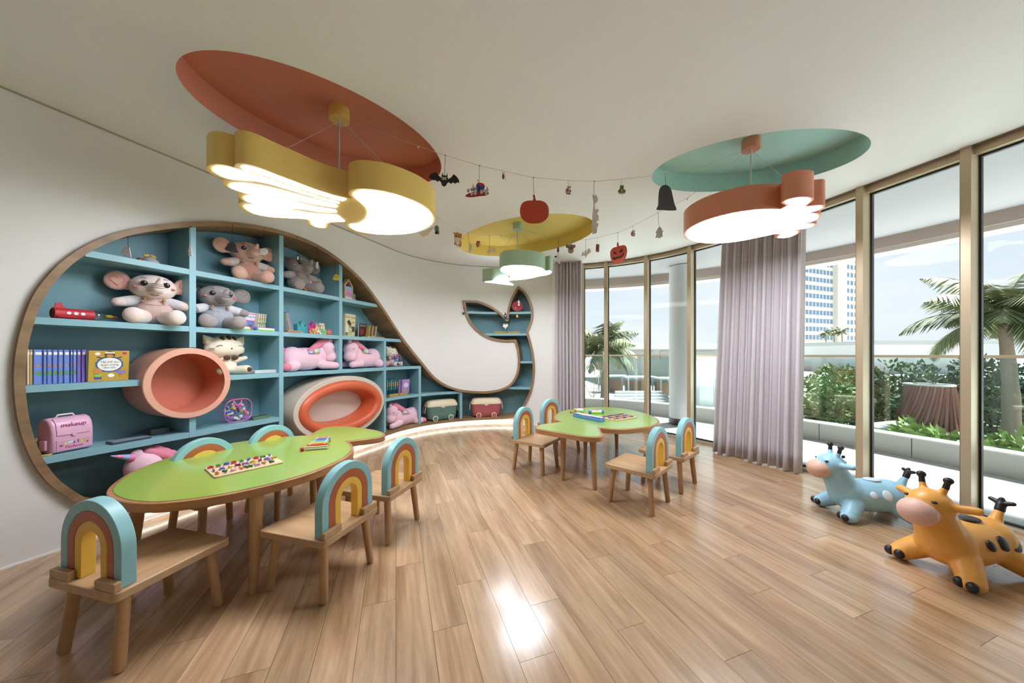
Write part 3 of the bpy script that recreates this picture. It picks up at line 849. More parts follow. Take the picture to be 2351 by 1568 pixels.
for sx, sy, sw in ((865, 1010, 58), (1065, 1022, 52), (860, 1092, 56), (1048, 950, 20), (1005, 1094, 20)):
    q = [(sx + sw * math.cos(t), sy + sw * .3 * math.sin(t) - sw * .1 * math.cos(t)) for t in np.linspace(0, 2 * math.pi, 14, endpoint=False)]
    MB().prism(W2([g2(*p) for p in q], n=2), -.0045, -.001).build('mint_spot', emitter('mint_glow', 'DDF7EE', 1.0), L2)
g3 = lambda x, y, *q: (960 + x / 4.481, 330 + y / 4.481, *q)
o3 = [g3(*p) for p in ((836, 1290), (850, 1272), (880, 1259), (960, 1248), (1080, 1248), (1200, 1258), (1285, 1280), (1316, 1306, 1), (1350, 1300), (1383, 1312), (1375, 1334), (1330, 1351), (1270, 1360), (1160, 1385), (1040, 1400), (950, 1408), (908, 1419, 1), (950, 1428), (985, 1446), (980, 1456, 1), (930, 1441), (880, 1429), (800, 1426), (661, 1420, 1),
       (750, 1407), (850, 1398), (910, 1385), (938, 1368), (905, 1345), (862, 1325), (838, 1308))]
L3, K3, W3 = pend('whale_lamp', 'green whale-shaped pendant lamp under the mustard recess', o3, None, (1188.7, 527.5), 'AFCDB6', wires=((1140, 590), (1240, 580), (1180, 600)), inset=.02)
# ================================================================== toys on the shelves
PI = math.pi
TR = (PI / 2, 0, PI)                       # lettering that faces local +Y
AX = ((0, 0, 0), (1, 0, 0), (0, 0, 1), (0, 1, 0))
def sp(x, z, d):
    """shelf spot: column x of the photo, height z, depth d behind the wall face; returns point and the turn that faces the room"""
    a = WL.hit(x, d); p = WL.pt(a, z, d); t = WL.tan(a)
    return p, math.atan2(-t.y, -t.x)
def at(name, label, cat, x, z, d, turn=0.0, group=None):
    p, r = sp(x, z, d)
    return thing(name, label, cat, p, r + turn, group)
def disc(r, n=18, sx=1.0, sy=1.0): return [(r * sx * math.cos(q), r * sy * math.sin(q)) for q in np.linspace(0, 2 * PI, n, endpoint=False)]
def flat(poly, y0, y1, name, mat, parent, loc=(0, 0, 0), **k):
    o = MB().prism(poly, y0, y1, AX).build(name, mat, parent, fix=True, **k); o.location = loc; return o
m_black = M('toy_black', '17161A', .3)
m_dark = M('stitch_dark', '2B2422', .7)
m_blush = M('blush', 'E0798A', .8)
m_wht = M('toy_white', 'F2F0EC', .4)

def elephant(x, z, d, sc, skin, ear, cloth, sleeve, pad, label, turn=0.0, fold=()):
    t = at('elephant_plush', label, 'plush toy', x, z, d, turn, 'elephant plush toys')
    t.scale = (sc, sc, sc)
    f = lambda n, c: M('plush_' + c, c, .95, .04, 25, .25, 260, sheen=.4)
    ms, me_, mc, msl, mp_ = [f('', c) for c in (skin, ear, cloth, sleeve, pad)]
    mb = MB(); mb.ball((0, 0, .285), (.132, .112, .100)); mb.ball((0, .02, .262), (.118, .105, .075))
    mb.cap((0, .095, .262), (-.012, .155, .262), .050, .040); mb.cap((-.012, .155, .265), (-.022, .178, .315), .032, .020); mb.cap((-.022, .178, .315), (-.024, .192, .332), .017, .013)
    hd = blob(mb, 'head', ms, t, .007, 5)
    mb = MB(); mb.ball((0, 0, .105), (.118, .098, .112)); mb.ball((0, -.005, .16), (.098, .08, .07)); blob(mb, 'body', mc, t, .007, 5)
    for s in (-1, 1):
        mb = MB()
        if s in fold: mb.ball((s * .098, -.075, .315), (.060, .024, .068), rz(s * .9)); e = blob(mb, 'ear', me_, t, .006, 4)
        else: mb.ball((s * .178, -.015, .315), (.068, .022, .072), ry(-s * .25)); mb.ball((s * .13, -.01, .295), (.04, .018, .045)); e = blob(mb, 'ear', me_, t, .006, 4)
        if s not in fold:
          q = [(s * .178 + .036 * (16 * math.sin(a) ** 3) / 16, .008, .315 + .036 * (13 * math.cos(a) - 5 * math.cos(2 * a) - 2 * math.cos(3 * a) - math.cos(4 * a)) / 16) for a in np.linspace(0, 2 * PI, 26)]
          mb = MB(); mb.tube(q, .0016, 5, False); mb.build('heart_seam', M('seam_' + pad, pad, .9), e)
        mb = MB(); mb.cap((s * .085, .02, .178), (s * .145, .045, .160), .040, .038); blob(mb, 'sleeve', msl, t, .007, 3)
        mb = MB(); mb.cap((s * .150, .047, .158), (s * .180, .06, .150), .037, .032); blob(mb, 'hand', ms, t, .007, 3)
        mb = MB(); mb.cap((s * .062, .07, .055), (s * .100, .165, .052), .054, .057); mb.ball((s * .108, .185, .055), (.055, .04, .058)); lg = blob(mb, 'foot', ms, t, .007, 4)
        mb = MB(); mb.ball((s * .058 - .005, .108, .300), (.019, .010, .020)); ey = mb.build('eye', m_black, t, smooth=True)
        mb = MB(); mb.ball((s * .058 - .010, .117, .307), .004); mb.build('painted_glint', m_wht, ey, smooth=True)  # white dot modelled as a highlight on the eye
        mb = MB(); mb.ball((s * .098, .082, .275), (.013, .010, .009)); mb.build('cheek', m_blush, t, smooth=True)
        mb = MB(); mb.tube([(s * .058 + .016 * u, .090 - .004 * abs(u), .346 - .006 * u * u) for u in (-1, -.5, 0, .5, 1)], .0018, 5); mb.build('brow', m_dark, t)
        mb = MB(); mb.ball((s * .05, .088, .186), .011, nu=10, nv=6); mb.build('button', M('gold_button', 'B98B3F', .4), t, smooth=True)
        MB().box((s * .055, .055, .192), (.02, .10, .006), rx(-.5)).build('strap', mc, t, bevel=.002)
    for k in range(4):
        c = Vector((-.014 - .003 * k, .170, .268 + k * .013)); r_ = .037 - .004 * k
        mb = MB(); mb.tube([c + Vector((r_ * math.sin(u), r_ * .75 * math.cos(u), -.004 * math.cos(u))) for u in np.linspace(-1.0, 1.0, 7)], .0016, 5); mb.build('trunk_line', m_dark, t)
    mb = MB(); mb.tube([(.0 + .02 * u, .123 - .006 * abs(u), .213 + .007 * u * u) for u in (-1, -.5, 0, .5, 1)], .0018, 5); mb.build('mouth', m_dark, t)
    mb = MB(); mb.tube([Vector((.10 * math.cos(u), .005 + .088 * math.sin(u), .150 + .004 * math.sin(3 * u))) for u in np.linspace(0, PI, 14)], .0014, 5); mb.build('waist_seam', M('seam_' + pad, pad, .9), t)
    return t
elephant(352, Z2 + .001, .145, .95, 'EBD6CF', 'E6B4A6', 'CBAFA8', 'D5D4D8', 'D98F88', 'large cream elephant plush in pink overalls beside the red rocket', -.30)
elephant(499, Z2 + .001, .15, .95, '9C9192', '8A7E7F', 'A3A9B3', 'D5D4D8', 'CFC4C4', 'grey elephant plush in blue-grey overalls on the middle shelf', -.25, (1,))
elephant(566, Z1 + .001, .15, .95, 'C9A08E', 'E3B09A', 'B5897B', 'C8BDB8', 'D98F88', 'tan elephant plush in brown overalls on the top shelf', -.22)
elephant(687, Z1 + .001, .16, .95, '8F8480', '86797A', '928682', 'A09590', '6F6464', 'grey elephant plush half hidden behind the top shelf divider', -.1, (1,))

def cat(x, z, d, sc, label, turn=0.0):
    t = at('cat_plush', label, 'plush toy', x, z, d, turn, 'cat plush toys'); t.scale = (sc, sc, sc)
    mc = M('plush_cream', 'E6DCC8', .95, .04, 25, .2, 260, sheen=.4); mbn = M('plush_brown', '5A3A2A', .95, .05, 20, .2, 260)
    mb = MB(); mb.ball((0, 0, .225), (.135, .088, .095)); mb.ball((0, .01, .205), (.142, .085, .07)); blob(mb, 'head', mc, t, .007, 5)
    mb = MB(); mb.ball((0, 0, .085), (.082, .075, .085)); mb.ball((0, 0, .05), (.092, .085, .05)); blob(mb, 'body', mc, t, .007, 5)
    for s in (-1, 1):
        mb = MB(); mb.add([(s * .06, .03, .285), (s * .06, -.03, .285), (s * .135, -.025, .245), (s * .135, .028, .245), (s * .152, .0, .325), (s * .10, .0, .30)],
                          [(0, 3, 4), (0, 4, 5), (1, 5, 4), (1, 4, 2), (3, 2, 4), (0, 5, 1), (0, 1, 2, 3)]); mb.build('ear', mc, t, smooth=True, fix=True, bevel=.006)
        mb = MB(); mb.cap((s * .07, .02, .115), (s * .125, .05, .135), .024, .018); blob(mb, 'arm', mc, t, .006, 3)
        mb = MB(); mb.cap((s * .05, .05, .035), (s * .088, .13, .04), .034, .037); ft = blob(mb, 'foot', mc, t, .006, 3)
        mb = MB(); mb.ball((s * .090, .160, .041), (.020, .008, .020)); mb.build('paw_patch', mbn, ft, smooth=True)
        mb = MB(); mb.tube([(s * .072 + .026 * u, .080 - .004 * abs(u), .238 - .013 * u * u) for u in (-1, -.6, -.2, .2, .6, 1)], .0022, 5); mb.build('closed_eye', m_dark, t)
        for k in range(2):
            mb = MB(); mb.tube([(s * .108, .068, .212 - .012 * k), (s * .132, .045, .214 - .016 * k)], .0018, 5); mb.build('whisker', m_dark, t)
        mb = MB(); mb.ball((s * .028, .082, .138), (.026, .012, .019)); mb.build('bow_loop', mbn, t, smooth=True)
    for k in (-1, 0, 1):
        mb = MB(); mb.ball((k * .042, .048 - .006 * abs(k), .297 - .008 * abs(k)), (.017, .026, .024)); mb.build('head_stripe', mbn, t, smooth=True)
    mb = MB(); mb.ball((0, .090, .212), (.009, .006, .006)); mb.build('nose', mbn, t, smooth=True)
    mb = MB(); mb.tube([(.018 * math.cos(u) * 1.0, .088, .203 - .006 * abs(math.sin(2 * u))) for u in np.linspace(0, PI, 13)], .0016, 5); mb.build('mouth', m_dark, t)
    mb = MB(); mb.ball((-.09, .045, .165), (.018, .02, .016)); mb.build('spot', mbn, t, smooth=True)
    return t
cat(515, Z3 + .001, .15, 1.04, 'cream cat plush with brown bow tie and closed eyes behind the pink tube', .05)
cat(897, Z3 + .001, .17, .9, 'cream cat plush peeking out beside the bag of beads', .35)

def unicorn(x, z, d, head, label, sc=1.08, turn=0.0, horn=False):
    t = at('unicorn_plush', label, 'plush toy', x, z, d, turn, 'pink unicorn plush toys'); t.scale = (sc * head, sc, sc)
    mp_ = M('plush_pink', 'F0C6D6', .95, .04, 20, .2, 220, sheen=.4); md = M('plush_rose', 'E2849C', .95, .05, 20, .2, 220, sheen=.3)
    mb = MB(); mb.ball((-.02, 0, .115), (.215, .098, .112)); mb.ball((-.15, 0, .118), (.105, .10, .115)); mb.ball((.11, 0, .15), (.09, .09, .11))
    mb.cap((.10, .075, .055), (.235, .105, .045), .042, .036); mb.cap((-.18, .07, .05), (-.255, .095, .045), .05, .042)
    mb.cap((.10, -.06, .055), (.22, -.08, .045), .04, .034)
    blob(mb, 'body', mp_, t, .008, 6)
    mb = MB(); mb.ball((.185, .03, .215), (.082, .080, .092)); mb.ball((.215, .045, .135), (.066, .066, .062)); blob(mb, 'head', mp_, t, .008, 5)
    for s in (0, 1):
        mb = MB(); mb.ball((.15 + .07 * s, -.02 + .07 * s, .303), (.026, .014, .024), ry(.4 - s * .3)); e = mb.build('ear', mp_, t, smooth=True)
    rr = random.Random(3)
    mb = MB()
    for k in range(6):
        mb.ball((.135 - .03 * k, .035 + .006 * k, .300 - .022 * k), (.034, .030, .030))
    mb.cap((.17, .045, .30), (.03, .07, .215), .026, .02); blob(mb, 'mane', md, t, .007, 3)
    for k, c in enumerate(('A8CDE8', 'F2E08A', 'B79AD8', 'A8CDE8')):
        mb = MB(); mb.ball((.045 - .026 * k, .096, .196 - .006 * k), (.020, .012, .024 - .003 * k)); mb.build('wing_stripe', M('wing_' + c, c, .9), t, smooth=True)
    mb = MB(); mb.cap((-.262, .098, .045), (-.278, .102, .043), .041, .037); mb.build('hoof', md, t, smooth=True)
    mb = MB(); mb.ball((-.235, 0, .20), (.035, .022, .022), ry(.6)); mb.ball((-.250, .0, .170), (.032, .02, .02)); mb.build('tail', md, t, smooth=True)
    mb = MB(); mb.tube([(.215 + .018 * u, .112 - .006 * abs(u), .215 - .006 * u * u * -1) for u in (-1, -.5, 0, .5, 1)], .002, 5); mb.build('closed_eye', m_dark, t)
    mb = MB(); mb.ball((.262, .085, .135), (.004, .004, .006)); mb.build('nostril', md, t)
    if horn:
        for k, c in enumerate(('E989B5', '8FB8E4', 'EE9AC2', 'C7A0DE')):
            mb = MB(); p0 = Vector((.235, .05, .285)); dr = Vector((.85, .15, .35)).normalized()
            mb.tube([p0 + dr * (.025 * k), p0 + dr * (.025 * (k + 1))], [.022 - .005 * k, .018 - .005 * k], 10); mb.build('horn_ring', M('horn_' + c, c, .5), t, smooth='auto')
    return t
unicorn(705, Z3 + .001, .15, -1, 'pink unicorn plush lying with its head to the right, left of the other shelf unicorn')
unicorn(831, Z3 + .001, .15, 1, 'pink unicorn plush lying with its head behind a divider, rose tail up')
unicorn(924, .108, .13, 1, 'pink unicorn plush lying on the bottom ledge between oval nook and green box')
unicorn(418, .106, .10, 1, 'pink unicorn plush with striped horn lying low behind the long table', 1.2, 0, True)

# ---- storage boxes on wheels
def sbox(x, label, col, flip):
    t = at('storage_box', label, 'storage box', x, .112, .115, 0, 'wheeled storage boxes')
    mc = M('plastic_' + col, col, .4, .02); mcr = M('plastic_cream', 'E3D3B4', .4, .02); mg = M('plastic_gold', 'C9A24E', .4)
    w_, d_ = .50, .235
    mb = MB(); k = 0; ringn = 32; vs = []; fs = []
    def rr_(w0, d0, z): return [(p[0], p[1], z) for p in rrect(w0, d0, .07, 7)]
    lv = [rr_(w_ * .80, d_ * .80, .018), rr_(w_ * .90, d_ * .90, .035), rr_(w_ * .95, d_ * .95, .09), rr_(w_, d_, .225)]
    m_ = len(lv[0]); mb.add([p for l in lv for p in l], [(i * m_ + j, i * m_ + (j + 1) % m_, (i + 1) * m_ + (j + 1) % m_, (i + 1) * m_ + j) for i in range(len(lv) - 1) for j in range(m_)] + [tuple(range(m_ - 1, -1, -1)), tuple(range(3 * m_, 4 * m_))])
    mb.build('tub', mc, t, smooth='auto')
    lv = [rr_(w_ * 1.03, d_ * 1.04, .225), rr_(w_ * 1.03, d_ * 1.04, .243), rr_(w_ * .99, d_ * 1.0, .255), rr_(w_ * .95, d_ * .94, .290), rr_(w_ * .85, d_ * .80, .315), rr_(w_ * .7, d_ * .6, .322)]
    mb = MB(); mb.add([p for l in lv for p in l], [(i * m_ + j, i * m_ + (j + 1) % m_, (i + 1) * m_ + (j + 1) % m_, (i + 1) * m_ + j) for i in range(len(lv) - 1) for j in range(m_)] + [tuple(range(m_ - 1, -1, -1)), tuple(range(5 * m_, 6 * m_))])
    lid = mb.build('lid', mcr, t, smooth='auto')
    flat([(-.08, 0), (-.035, -.006), (0, -.03), (.035, -.006), (.08, 0), (.08, .02), (-.08, .02)], d_ / 2 - .002, d_ / 2 + .006, 'lid_flap', mcr, lid, (0, 0, .226), bevel=.002)
    for s in (-1, 1):
        o = flat(disc(.044, 24), d_ / 2 - .012, d_ / 2 + .006, 'wheel', mcr, t, (s * .125, 0, .044), bevel=.003)
        flat(disc(.032, 20), d_ / 2 + .004, d_ / 2 + .010, 'hubcap', mc, o)
        mb = MB(); mb.tube([(s * (w_ / 2 + .012), -.05, .22), (s * (w_ / 2 + .022), -.05, .13), (s * (w_ / 2 + .022), .05, .13), (s * (w_ / 2 + .012), .05, .22)], .006, 8); mb.build('handle', mcr, t, smooth=True)
        mb = MB(); mb.ball((s * (w_ / 2 + .01), 0, .235), (.012, .03, .022)); mb.build('latch', mg, t, smooth=True)
    mb = MB(); mb.ball((flip * .222, .055, .275), (.008, .006, .010)); mb.build('eye', m_black, lid, smooth=True)
    mb = MB(); mb.ball((flip * .243, .03, .268), (.016, .018, .014)); mb.build('nose', M('nose_red', 'C4474A', .4), lid, smooth=True)
    return t
sbox(1012, 'green storage box with cream lid and two round wheels', '5F7F7A', 1)
sbox(1116, 'red storage box with cream lid and two round wheels', 'B05C60', -1)

# ---- books
def book(x, z, d, w_, h_, th, col, label, turn=0.0, lean=0.0, group=None, roll=0.0):
    """standing book: spine faces local +Y, w_ = depth of the cover"""
    p, r = sp(x, z, d); t = thing('book', label, 'book', p, (0, lean, r + turn), group)
    mc = M('cover_' + col, col, .4, .05, 14)
    mb = MB(); mb.box((-th / 2 + .0012, -w_ / 2, h_ / 2), (.0024, w_, h_)); mb.box((th / 2 - .0012, -w_ / 2, h_ / 2), (.0024, w_, h_)); mb.box((0, -.0015, h_ / 2), (th, .003, h_)); mb.build('cover', mc, t)
    MB().box((0, -w_ / 2 - .002, h_ / 2), (th - .006, w_ - .008, h_ - .008)).build('pages', M('paper', 'ECE6D8', .8), t)
    return t
xs = [(66, .012, 'E8C9B0', 'cream'), (72.5, .012, 'C9B26A', 'ochre'), (88, .036, '6E88D6', 'blue'), (104.5, .016, '6E86D2', 'blue'), (115, .022, '6C84D0', 'blue'), (127.5, .022, '6F88D4', 'blue'),
      (140, .021, '6C86D2', 'blue'), (153.5, .024, '6F8AD6', 'blue'), (164.5, .010, '6478C0', 'blue'), (172, .014, '748ED8', 'blue'), (181.5, .016, '7A6CC0', 'violet'), (193, .020, '8670C8', 'violet')]
for k, (x, th, c, cn) in enumerate(xs):
    lab = {0: 'thin cream book at the far left end of the blue book row', 1: 'thin ochre book second from the left in the blue book row', 2: 'wide pale blue picture book starting the blue run', 10: 'violet picture book, left of the two violet ones',
           11: 'violet picture book leaning against the yellow book'}.get(k, 'narrow blue picture book with palm spine, %s after the wide pale blue one' % ('first second third fourth fifth sixth seventh'.split()[(k - 3) % 7]))
    b = book(x, Z3 + .001, .06, .15, .20, th, c, lab, .30, 0, 'blue and violet picture books')
    flat([(-th * .34, .170), (th * .34, .170), (th * .34, .186), (-th * .34, .186)], -.0005, .0008, 'spine_label', m_wht, b)
    if 2 <= k <= 9:
        flat([(th * .42 * math.cos(q) * (1 if i % 2 else .55), .062 + .018 * math.sin(q) * (1 if i % 2 else .55)) for i, q in enumerate(np.linspace(0, 2 * PI, 14, endpoint=False))], -.0005, .0008, 'spine_palm', M('print_green', '5E9A4A', .5), b)
        flat([(-th * .2, .102), (th * .3, .102), (th * .3, .112), (-th * .2, .112)], -.0005, .0008, 'spine_fish', M('print_orange', 'C9824A', .5), b)

p, r = sp(250, Z3 + .001, .055)
yb = thing('picture_book', 'yellow picture book standing cover out with a round white title panel', 'book', p, (rx(.0) @ rz(0)).to_euler() and (-.06, 0, r + .12))
MB().box((0, -.006, .098), (.185, .012, .196)).build('cover', M('cover_yellow', 'C29A36', .4, .05, 10), yb, bevel=.001)
def badge(n, r0, r1): return [((r0 if i % 2 else r1) * math.cos(q), (r0 if i % 2 else r1) * .8 * math.sin(q)) for i, q in enumerate(np.linspace(0, 2 * PI, n, endpoint=False))]
flat(badge(28, .066, .061), 0, .001, 'badge', M('print_navy', '2F5C96', .5), yb, (0, 0, .108))
flat(disc(.055, 28, 1, .78), .0008, .0016, 'title_panel', m_wht, yb, (0, 0, .108))
pr = M('print_purple', '5A3560', .5)
for k, (s, sz) in enumerate((('Tập thể dục', .017), ('quan trọng', .0185), ('lắm nhé', .017))):
    text(s, sz, 'lettering', pr, yb, (0, .0018, .124 - .0185 * k), TR, .0004)
brn, skn, prp = M('print_brown', '5A3C28', .6), M('print_tan', 'C88A4C', .6), M('print_lilac', '8A78C8', .6)
flat(disc(.024, 18), 0, .0014, 'gorilla_head', brn, yb, (0, 0, .170)); flat(disc(.015, 14, 1.1, .7), .001, .002, 'gorilla_muzzle', skn, yb, (0, 0, .163)); flat([(-.022, .179), (.022, .179), (.020, .187), (-.020, .187)], .001, .002, 'headband', m_wht, yb)
for s in (-1, 1): flat([(s * .03, .150), (s * .055, .160), (s * .058, .153), (s * .033, .143)], .0, .0014, 'dumbbell', M('print_grey', '4A4C52', .6), yb)
flat(disc(.019, 16), 0, .0014, 'bear_head', skn, yb, (.052, 0, .064)); flat(disc(.017, 14, 1, .9), 0, .0014, 'bear_shirt', M('print_lime', '9DBE4E', .6), yb, (.050, 0, .040)); flat([(.034, .014), (.066, .014), (.066, .030), (.034, .030)], 0, .0014, 'bear_shorts', M('print_blue', '4A4FA0', .6), yb)
flat(disc(.013, 14), 0, .0014, 'mouse_head', prp, yb, (-.054, 0, .052)); flat(disc(.010, 12), 0, .0012, 'mouse_ear', prp, yb, (-.068, 0, .058)); flat(disc(.010, 12), 0, .0012, 'mouse_ear', prp, yb, (-.042, 0, .060)); flat(disc(.011, 12, .8, 1.1), 0, .0014, 'mouse_body', skn, yb, (-.054, 0, .034))
flat(disc(.016, 16, 1, .75), 0, .0014, 'speech_bubble', m_wht, yb, (-.008, 0, .036)); flat(disc(.012, 12, 1, .8), 0, .0012, 'speech_bubble', m_wht, yb, (.055, 0, .176)); flat([(-.078, .172), (-.06, .172), (-.06, .188), (-.078, .188)], 0, .0012, 'publisher_mark', M('print_red', 'B9415E', .6), yb)

# comics and other books
def cover_book(x, z, d, w_, h_, th, col, label, turn=0, lean=-.06):
    p, r = sp(x, z, d); t = thing('book', label, 'book', p, (lean, 0, r + turn))
    MB().box((0, -th / 2, h_ / 2), (w_, th, h_)).build('cover', M('cover_' + col, col, .4, .04, 10), t, bevel=.0008)
    MB().box((0, -th / 2, h_ / 2), (w_ + .0006, th - .004, h_ + .0006)).build('pages', M('paper', 'ECE6D8', .8), t); return t
cb = cover_book(574, Z2 + .001, .14, .115, .165, .012, 'E4DCE6', 'comic book standing cover out beside the grey elephant plush', .25)
flat([(-.05, .010), (.05, .010), (.05, .095), (-.05, .095)], 0, .0008, 'cover_panel', M('print_pink', 'D8588E', .5, .3, 40), cb)
flat(disc(.036, 20), .0004, .0014, 'cover_blue_round', M('print_sky', '4E8FD0', .5), cb, (0, 0, .055)); flat(disc(.020, 16, 1, .7), .001, .002, 'cover_red_round', M('print_red2', 'B8403C', .5), cb, (0, 0, .045))
text('Doraemon', .024, 'lettering', M('print_blue2', '3F6FB8', .5), cb, (0, .0006, .125), (PI / 2, PI, PI), .0004)
flat([(-.05, .150), (.05, .150), (.05, .156), (-.05, .156)], 0, .0008, 'cover_stripe', M('print_magenta', 'C03878', .5), cb)
for k, (x, c) in enumerate(((592, 'E4E0C4'), (597, 'D9DCCB'), (602, 'D6D8E0'), (607, 'D8D6BC'))):
    b = book(x, Z2 + .001, .10, .11, .162, .010, c, 'thin comic spine, %s from the comic with the pink cover' % ('first second third fourth'.split()[k]), .1, -.10, 'comic spines')
    for q, cc in ((.03, 'D8588E'), (.07, '5E9A4A'), (.11, 'E0B43C')): MB().box((0, .0004, q), (.008, .001, .018)).build('spine_label', M('sp_' + cc, cc, .5), b)
gb = cover_book(803, Z2 + .001, .13, .165, .27, .035, 'D9D0A0', 'pale yellow board game box standing beside the dark books', .1, -.05)
text('Cờ Ô Quan', .034, 'lettering', M('print_maroon', '7E2F2A', .5), gb, (0, .0006, .232), TR, .0004)
for poly, c in (([(-.02, .155), (.02, .205), (.055, .175), (.01, .125)], '4A2320'), ([(.02, .115), (-.03, .095), (-.02, .145), (.015, .14)], '7E9A5A'), ([(-.075, .06), (-.03, .06), (-.03, .125), (-.075, .125)], '5A2C2C'),
                ([(.03, .05), (.07, .055), (.065, .14), (.035, .13)], 'E4E2D8'), ([(-.045, .055), (-.01, .02), (.03, .05), (-.01, .085)], 'C2B68A'), ([(.03, .015), (.075, .015), (.075, .05), (.03, .05)], '6E8A54'), ([(-.07, .165), (-.03, .165), (-.03, .185), (-.07, .185)], 'B8A83C')):
    flat(poly, 0, .0008, 'box_print', M('gp_' + c, c, .5), gb)
db = cover_book(832, Z2 + .001, .13, .135, .175, .014, '3A2320', 'dark red comic standing cover out beside the board game box', .1)
text('SLOTO', .032, 'lettering', M('print_pale', 'C9CCD0', .5), db, (0, .0006, .148), TR, .0004)
flat(disc(.03, 14, 1, 1.3), 0, .0008, 'cover_figure', M('print_crim', '8E2E2A', .5), db, (.015, 0, .07))
for k in range(8):
    b = book(845.5 + 2.4 * k, Z2 + .001, .09, .11, .155, .0125, ('C9A04A', 'B8B0A6', '5A3026')[k % 3], 'dark comic spine, %s from the board game box' % ('first second third fourth fifth sixth seventh eighth'.split()[k]), .05, -.16, 'dark comic spines')
for k, (x, c) in enumerate(((889, '3F8A94'), (893.5, '2F6A78'), (898, '4A98A2'), (902.5, '3A7888'), (907, '4590A0'), (911.5, '356F80'))):
    b = book(x, Z4 + .022, .09, .14, .215, .022, c, 'teal book with black spine print, %s from the left on the low wooden stand' % ('first second third fourth fifth sixth'.split()[k]), .1, -.08, 'teal books on the stand')
    MB().box((0, .0004, .045), (.016, .001, .05)).build('spine_label', m_black, b); MB().box((0, .0004, .15), (.014, .001, .06)).build('spine_label', M('sp_or', 'D9A64A', .5), b)
for k, x in enumerate((917, 921)): book(x, Z4 + .022, .09, .14, .20, .018, 'A98AC8', 'lilac book spine, %s of two on the low stand' % ('left', 'right')[k], .1, -.05, 'lilac spines')
lb = cover_book(931.5, Z4 + .022, .07, .125, .20, .014, 'A886C8', 'lilac book with round white panel standing cover out on the low stand', .1)
flat(disc(.045, 20, 1, .8), 0, .0008, 'title_panel', M('print_lav', 'D9CCE8', .5), lb, (0, 0, .12)); flat(disc(.016, 12), 0, .0009, 'cover_figure', M('print_yel', 'D8B84A', .5), lb, (.02, 0, .045))
def stand(x, z, label, w_, d=.05):
    t = at('book_stand', label, 'book stand', x, z, d, .05)
    mg = wood('pale_gold_wood', 'A98A40', 'C2A352', .5, (2, 14, 14))
    MB().box((0, -.07, .010), (w_, .16, .018)).build('tray', mg, t, bevel=.002); MB().box((0, .014, .019), (w_, .012, .037)).build('front_lip', mg, t, bevel=.002)
    flat(disc(.010, 14), .020, .0208, 'mark', M('burnt_mark', '6A5228', .6), t, (0, 0, .02)); return t
stand(914, Z4 + .001, 'golden wooden book stand holding teal and lilac books', .34)
stand(1164, 1.488, 'golden wooden book stand lying empty in the whale tail', .42, .08)

# ---- pink vanity case
vc = at('vanity_case', 'pink plastic vanity case with domed lid and strap on the low shelf', 'toy case', 152, Z4 + .001, .10, .22)
mpk, mpd = M('case_pink', 'E3AECB', .3, .02, coat=.2), M('print_rose', 'B03A78', .4)
prof = [(-.055, 0), (.05, 0), (.058, .012), (.058, .12), (.050, .165), (.030, .195), (.0, .206), (-.03, .2), (-.055, .17), (-.06, .12), (-.06, .012)]
MB().prism([(p[0], p[1]) for p in prof], -.088, .088, ((0, 0, .004), (0, 1, 0), (0, 0, 1), (1, 0, 0))).build('shell', mpk, vc, smooth='auto', bevel=.012, seg=3, fix=True)
lid = MB().prism([(.050, .098), (.0595, .10), (.0595, .121), (.0525, .164), (.032, .197), (.02, .203), (.02, .19)], -.07, .07, ((0, 0.003, .004), (0, 1, 0), (0, 0, 1), (1, 0, 0))).build('lid', mpk, vc, smooth='auto', bevel=.003, fix=True)
o = flat(disc(.010, 16), .0585, .066, 'clasp', mpk, vc, (0, 0, .105)); 
text('makeup', .034, 'lettering', mpd, vc, (0, .0585, .165), (PI / 2 - .32, 0, PI), .0012, shear=.2)
o = flat([(-.07, .015), (.07, .015), (.07, .078), (-.07, .078)], .0580, .0610, 'picture_panel', M('panel_pink', 'D7A0BE', .4, .15, 30), vc, bevel=.002)
text('Fashion', .024, 'lettering', mpd, vc, (0, .0618, .033), TR, .0008, shear=.2)
for k, (xx, zz, c, ww, hh) in enumerate(((.052, .045, 'A04858', .012, .010), (.035, .055, 'E8D27A', .014, .012), (.015, .060, 'B9DCE8', .022, .012), (-.002, .055, 'B060A0', .010, .012), (-.018, .060, '4A3550', .004, .018), (-.032, .055, 'E4C84A', .010, .018), (-.046, .060, 'A6C84E', .008, .020), (-.058, .048, 'C84858', .008, .012))):
    MB().box((xx, .0615, zz), (ww, .0012, hh), ry(.3 * (k % 3 - 1))).build('picture_item', M('pi_' + c, c, .5), vc)
mb = MB(); mb.tube([(.04, -.01, .205), (.03, -.01, .222), (-.03, -.01, .222), (-.04, -.01, .205)], .005, 8); mb.build('handle', m_wht, vc, smooth=True)
MB().box((.094, .01, .055), (.016, .045, .06)).build('side_clip', mpk, vc, bevel=.006)
mb = MB(); mb.tube([(.098, -.03, .10), (.112, -.03, .06), (.104, .0, .02), (.118, .03, .004), (.10, .055, .004), (.085, .05, .004)], .006, 8); mb.build('strap', M('rainbow_strap', 'C9B86A', .7, .5, 60), vc, smooth=True)

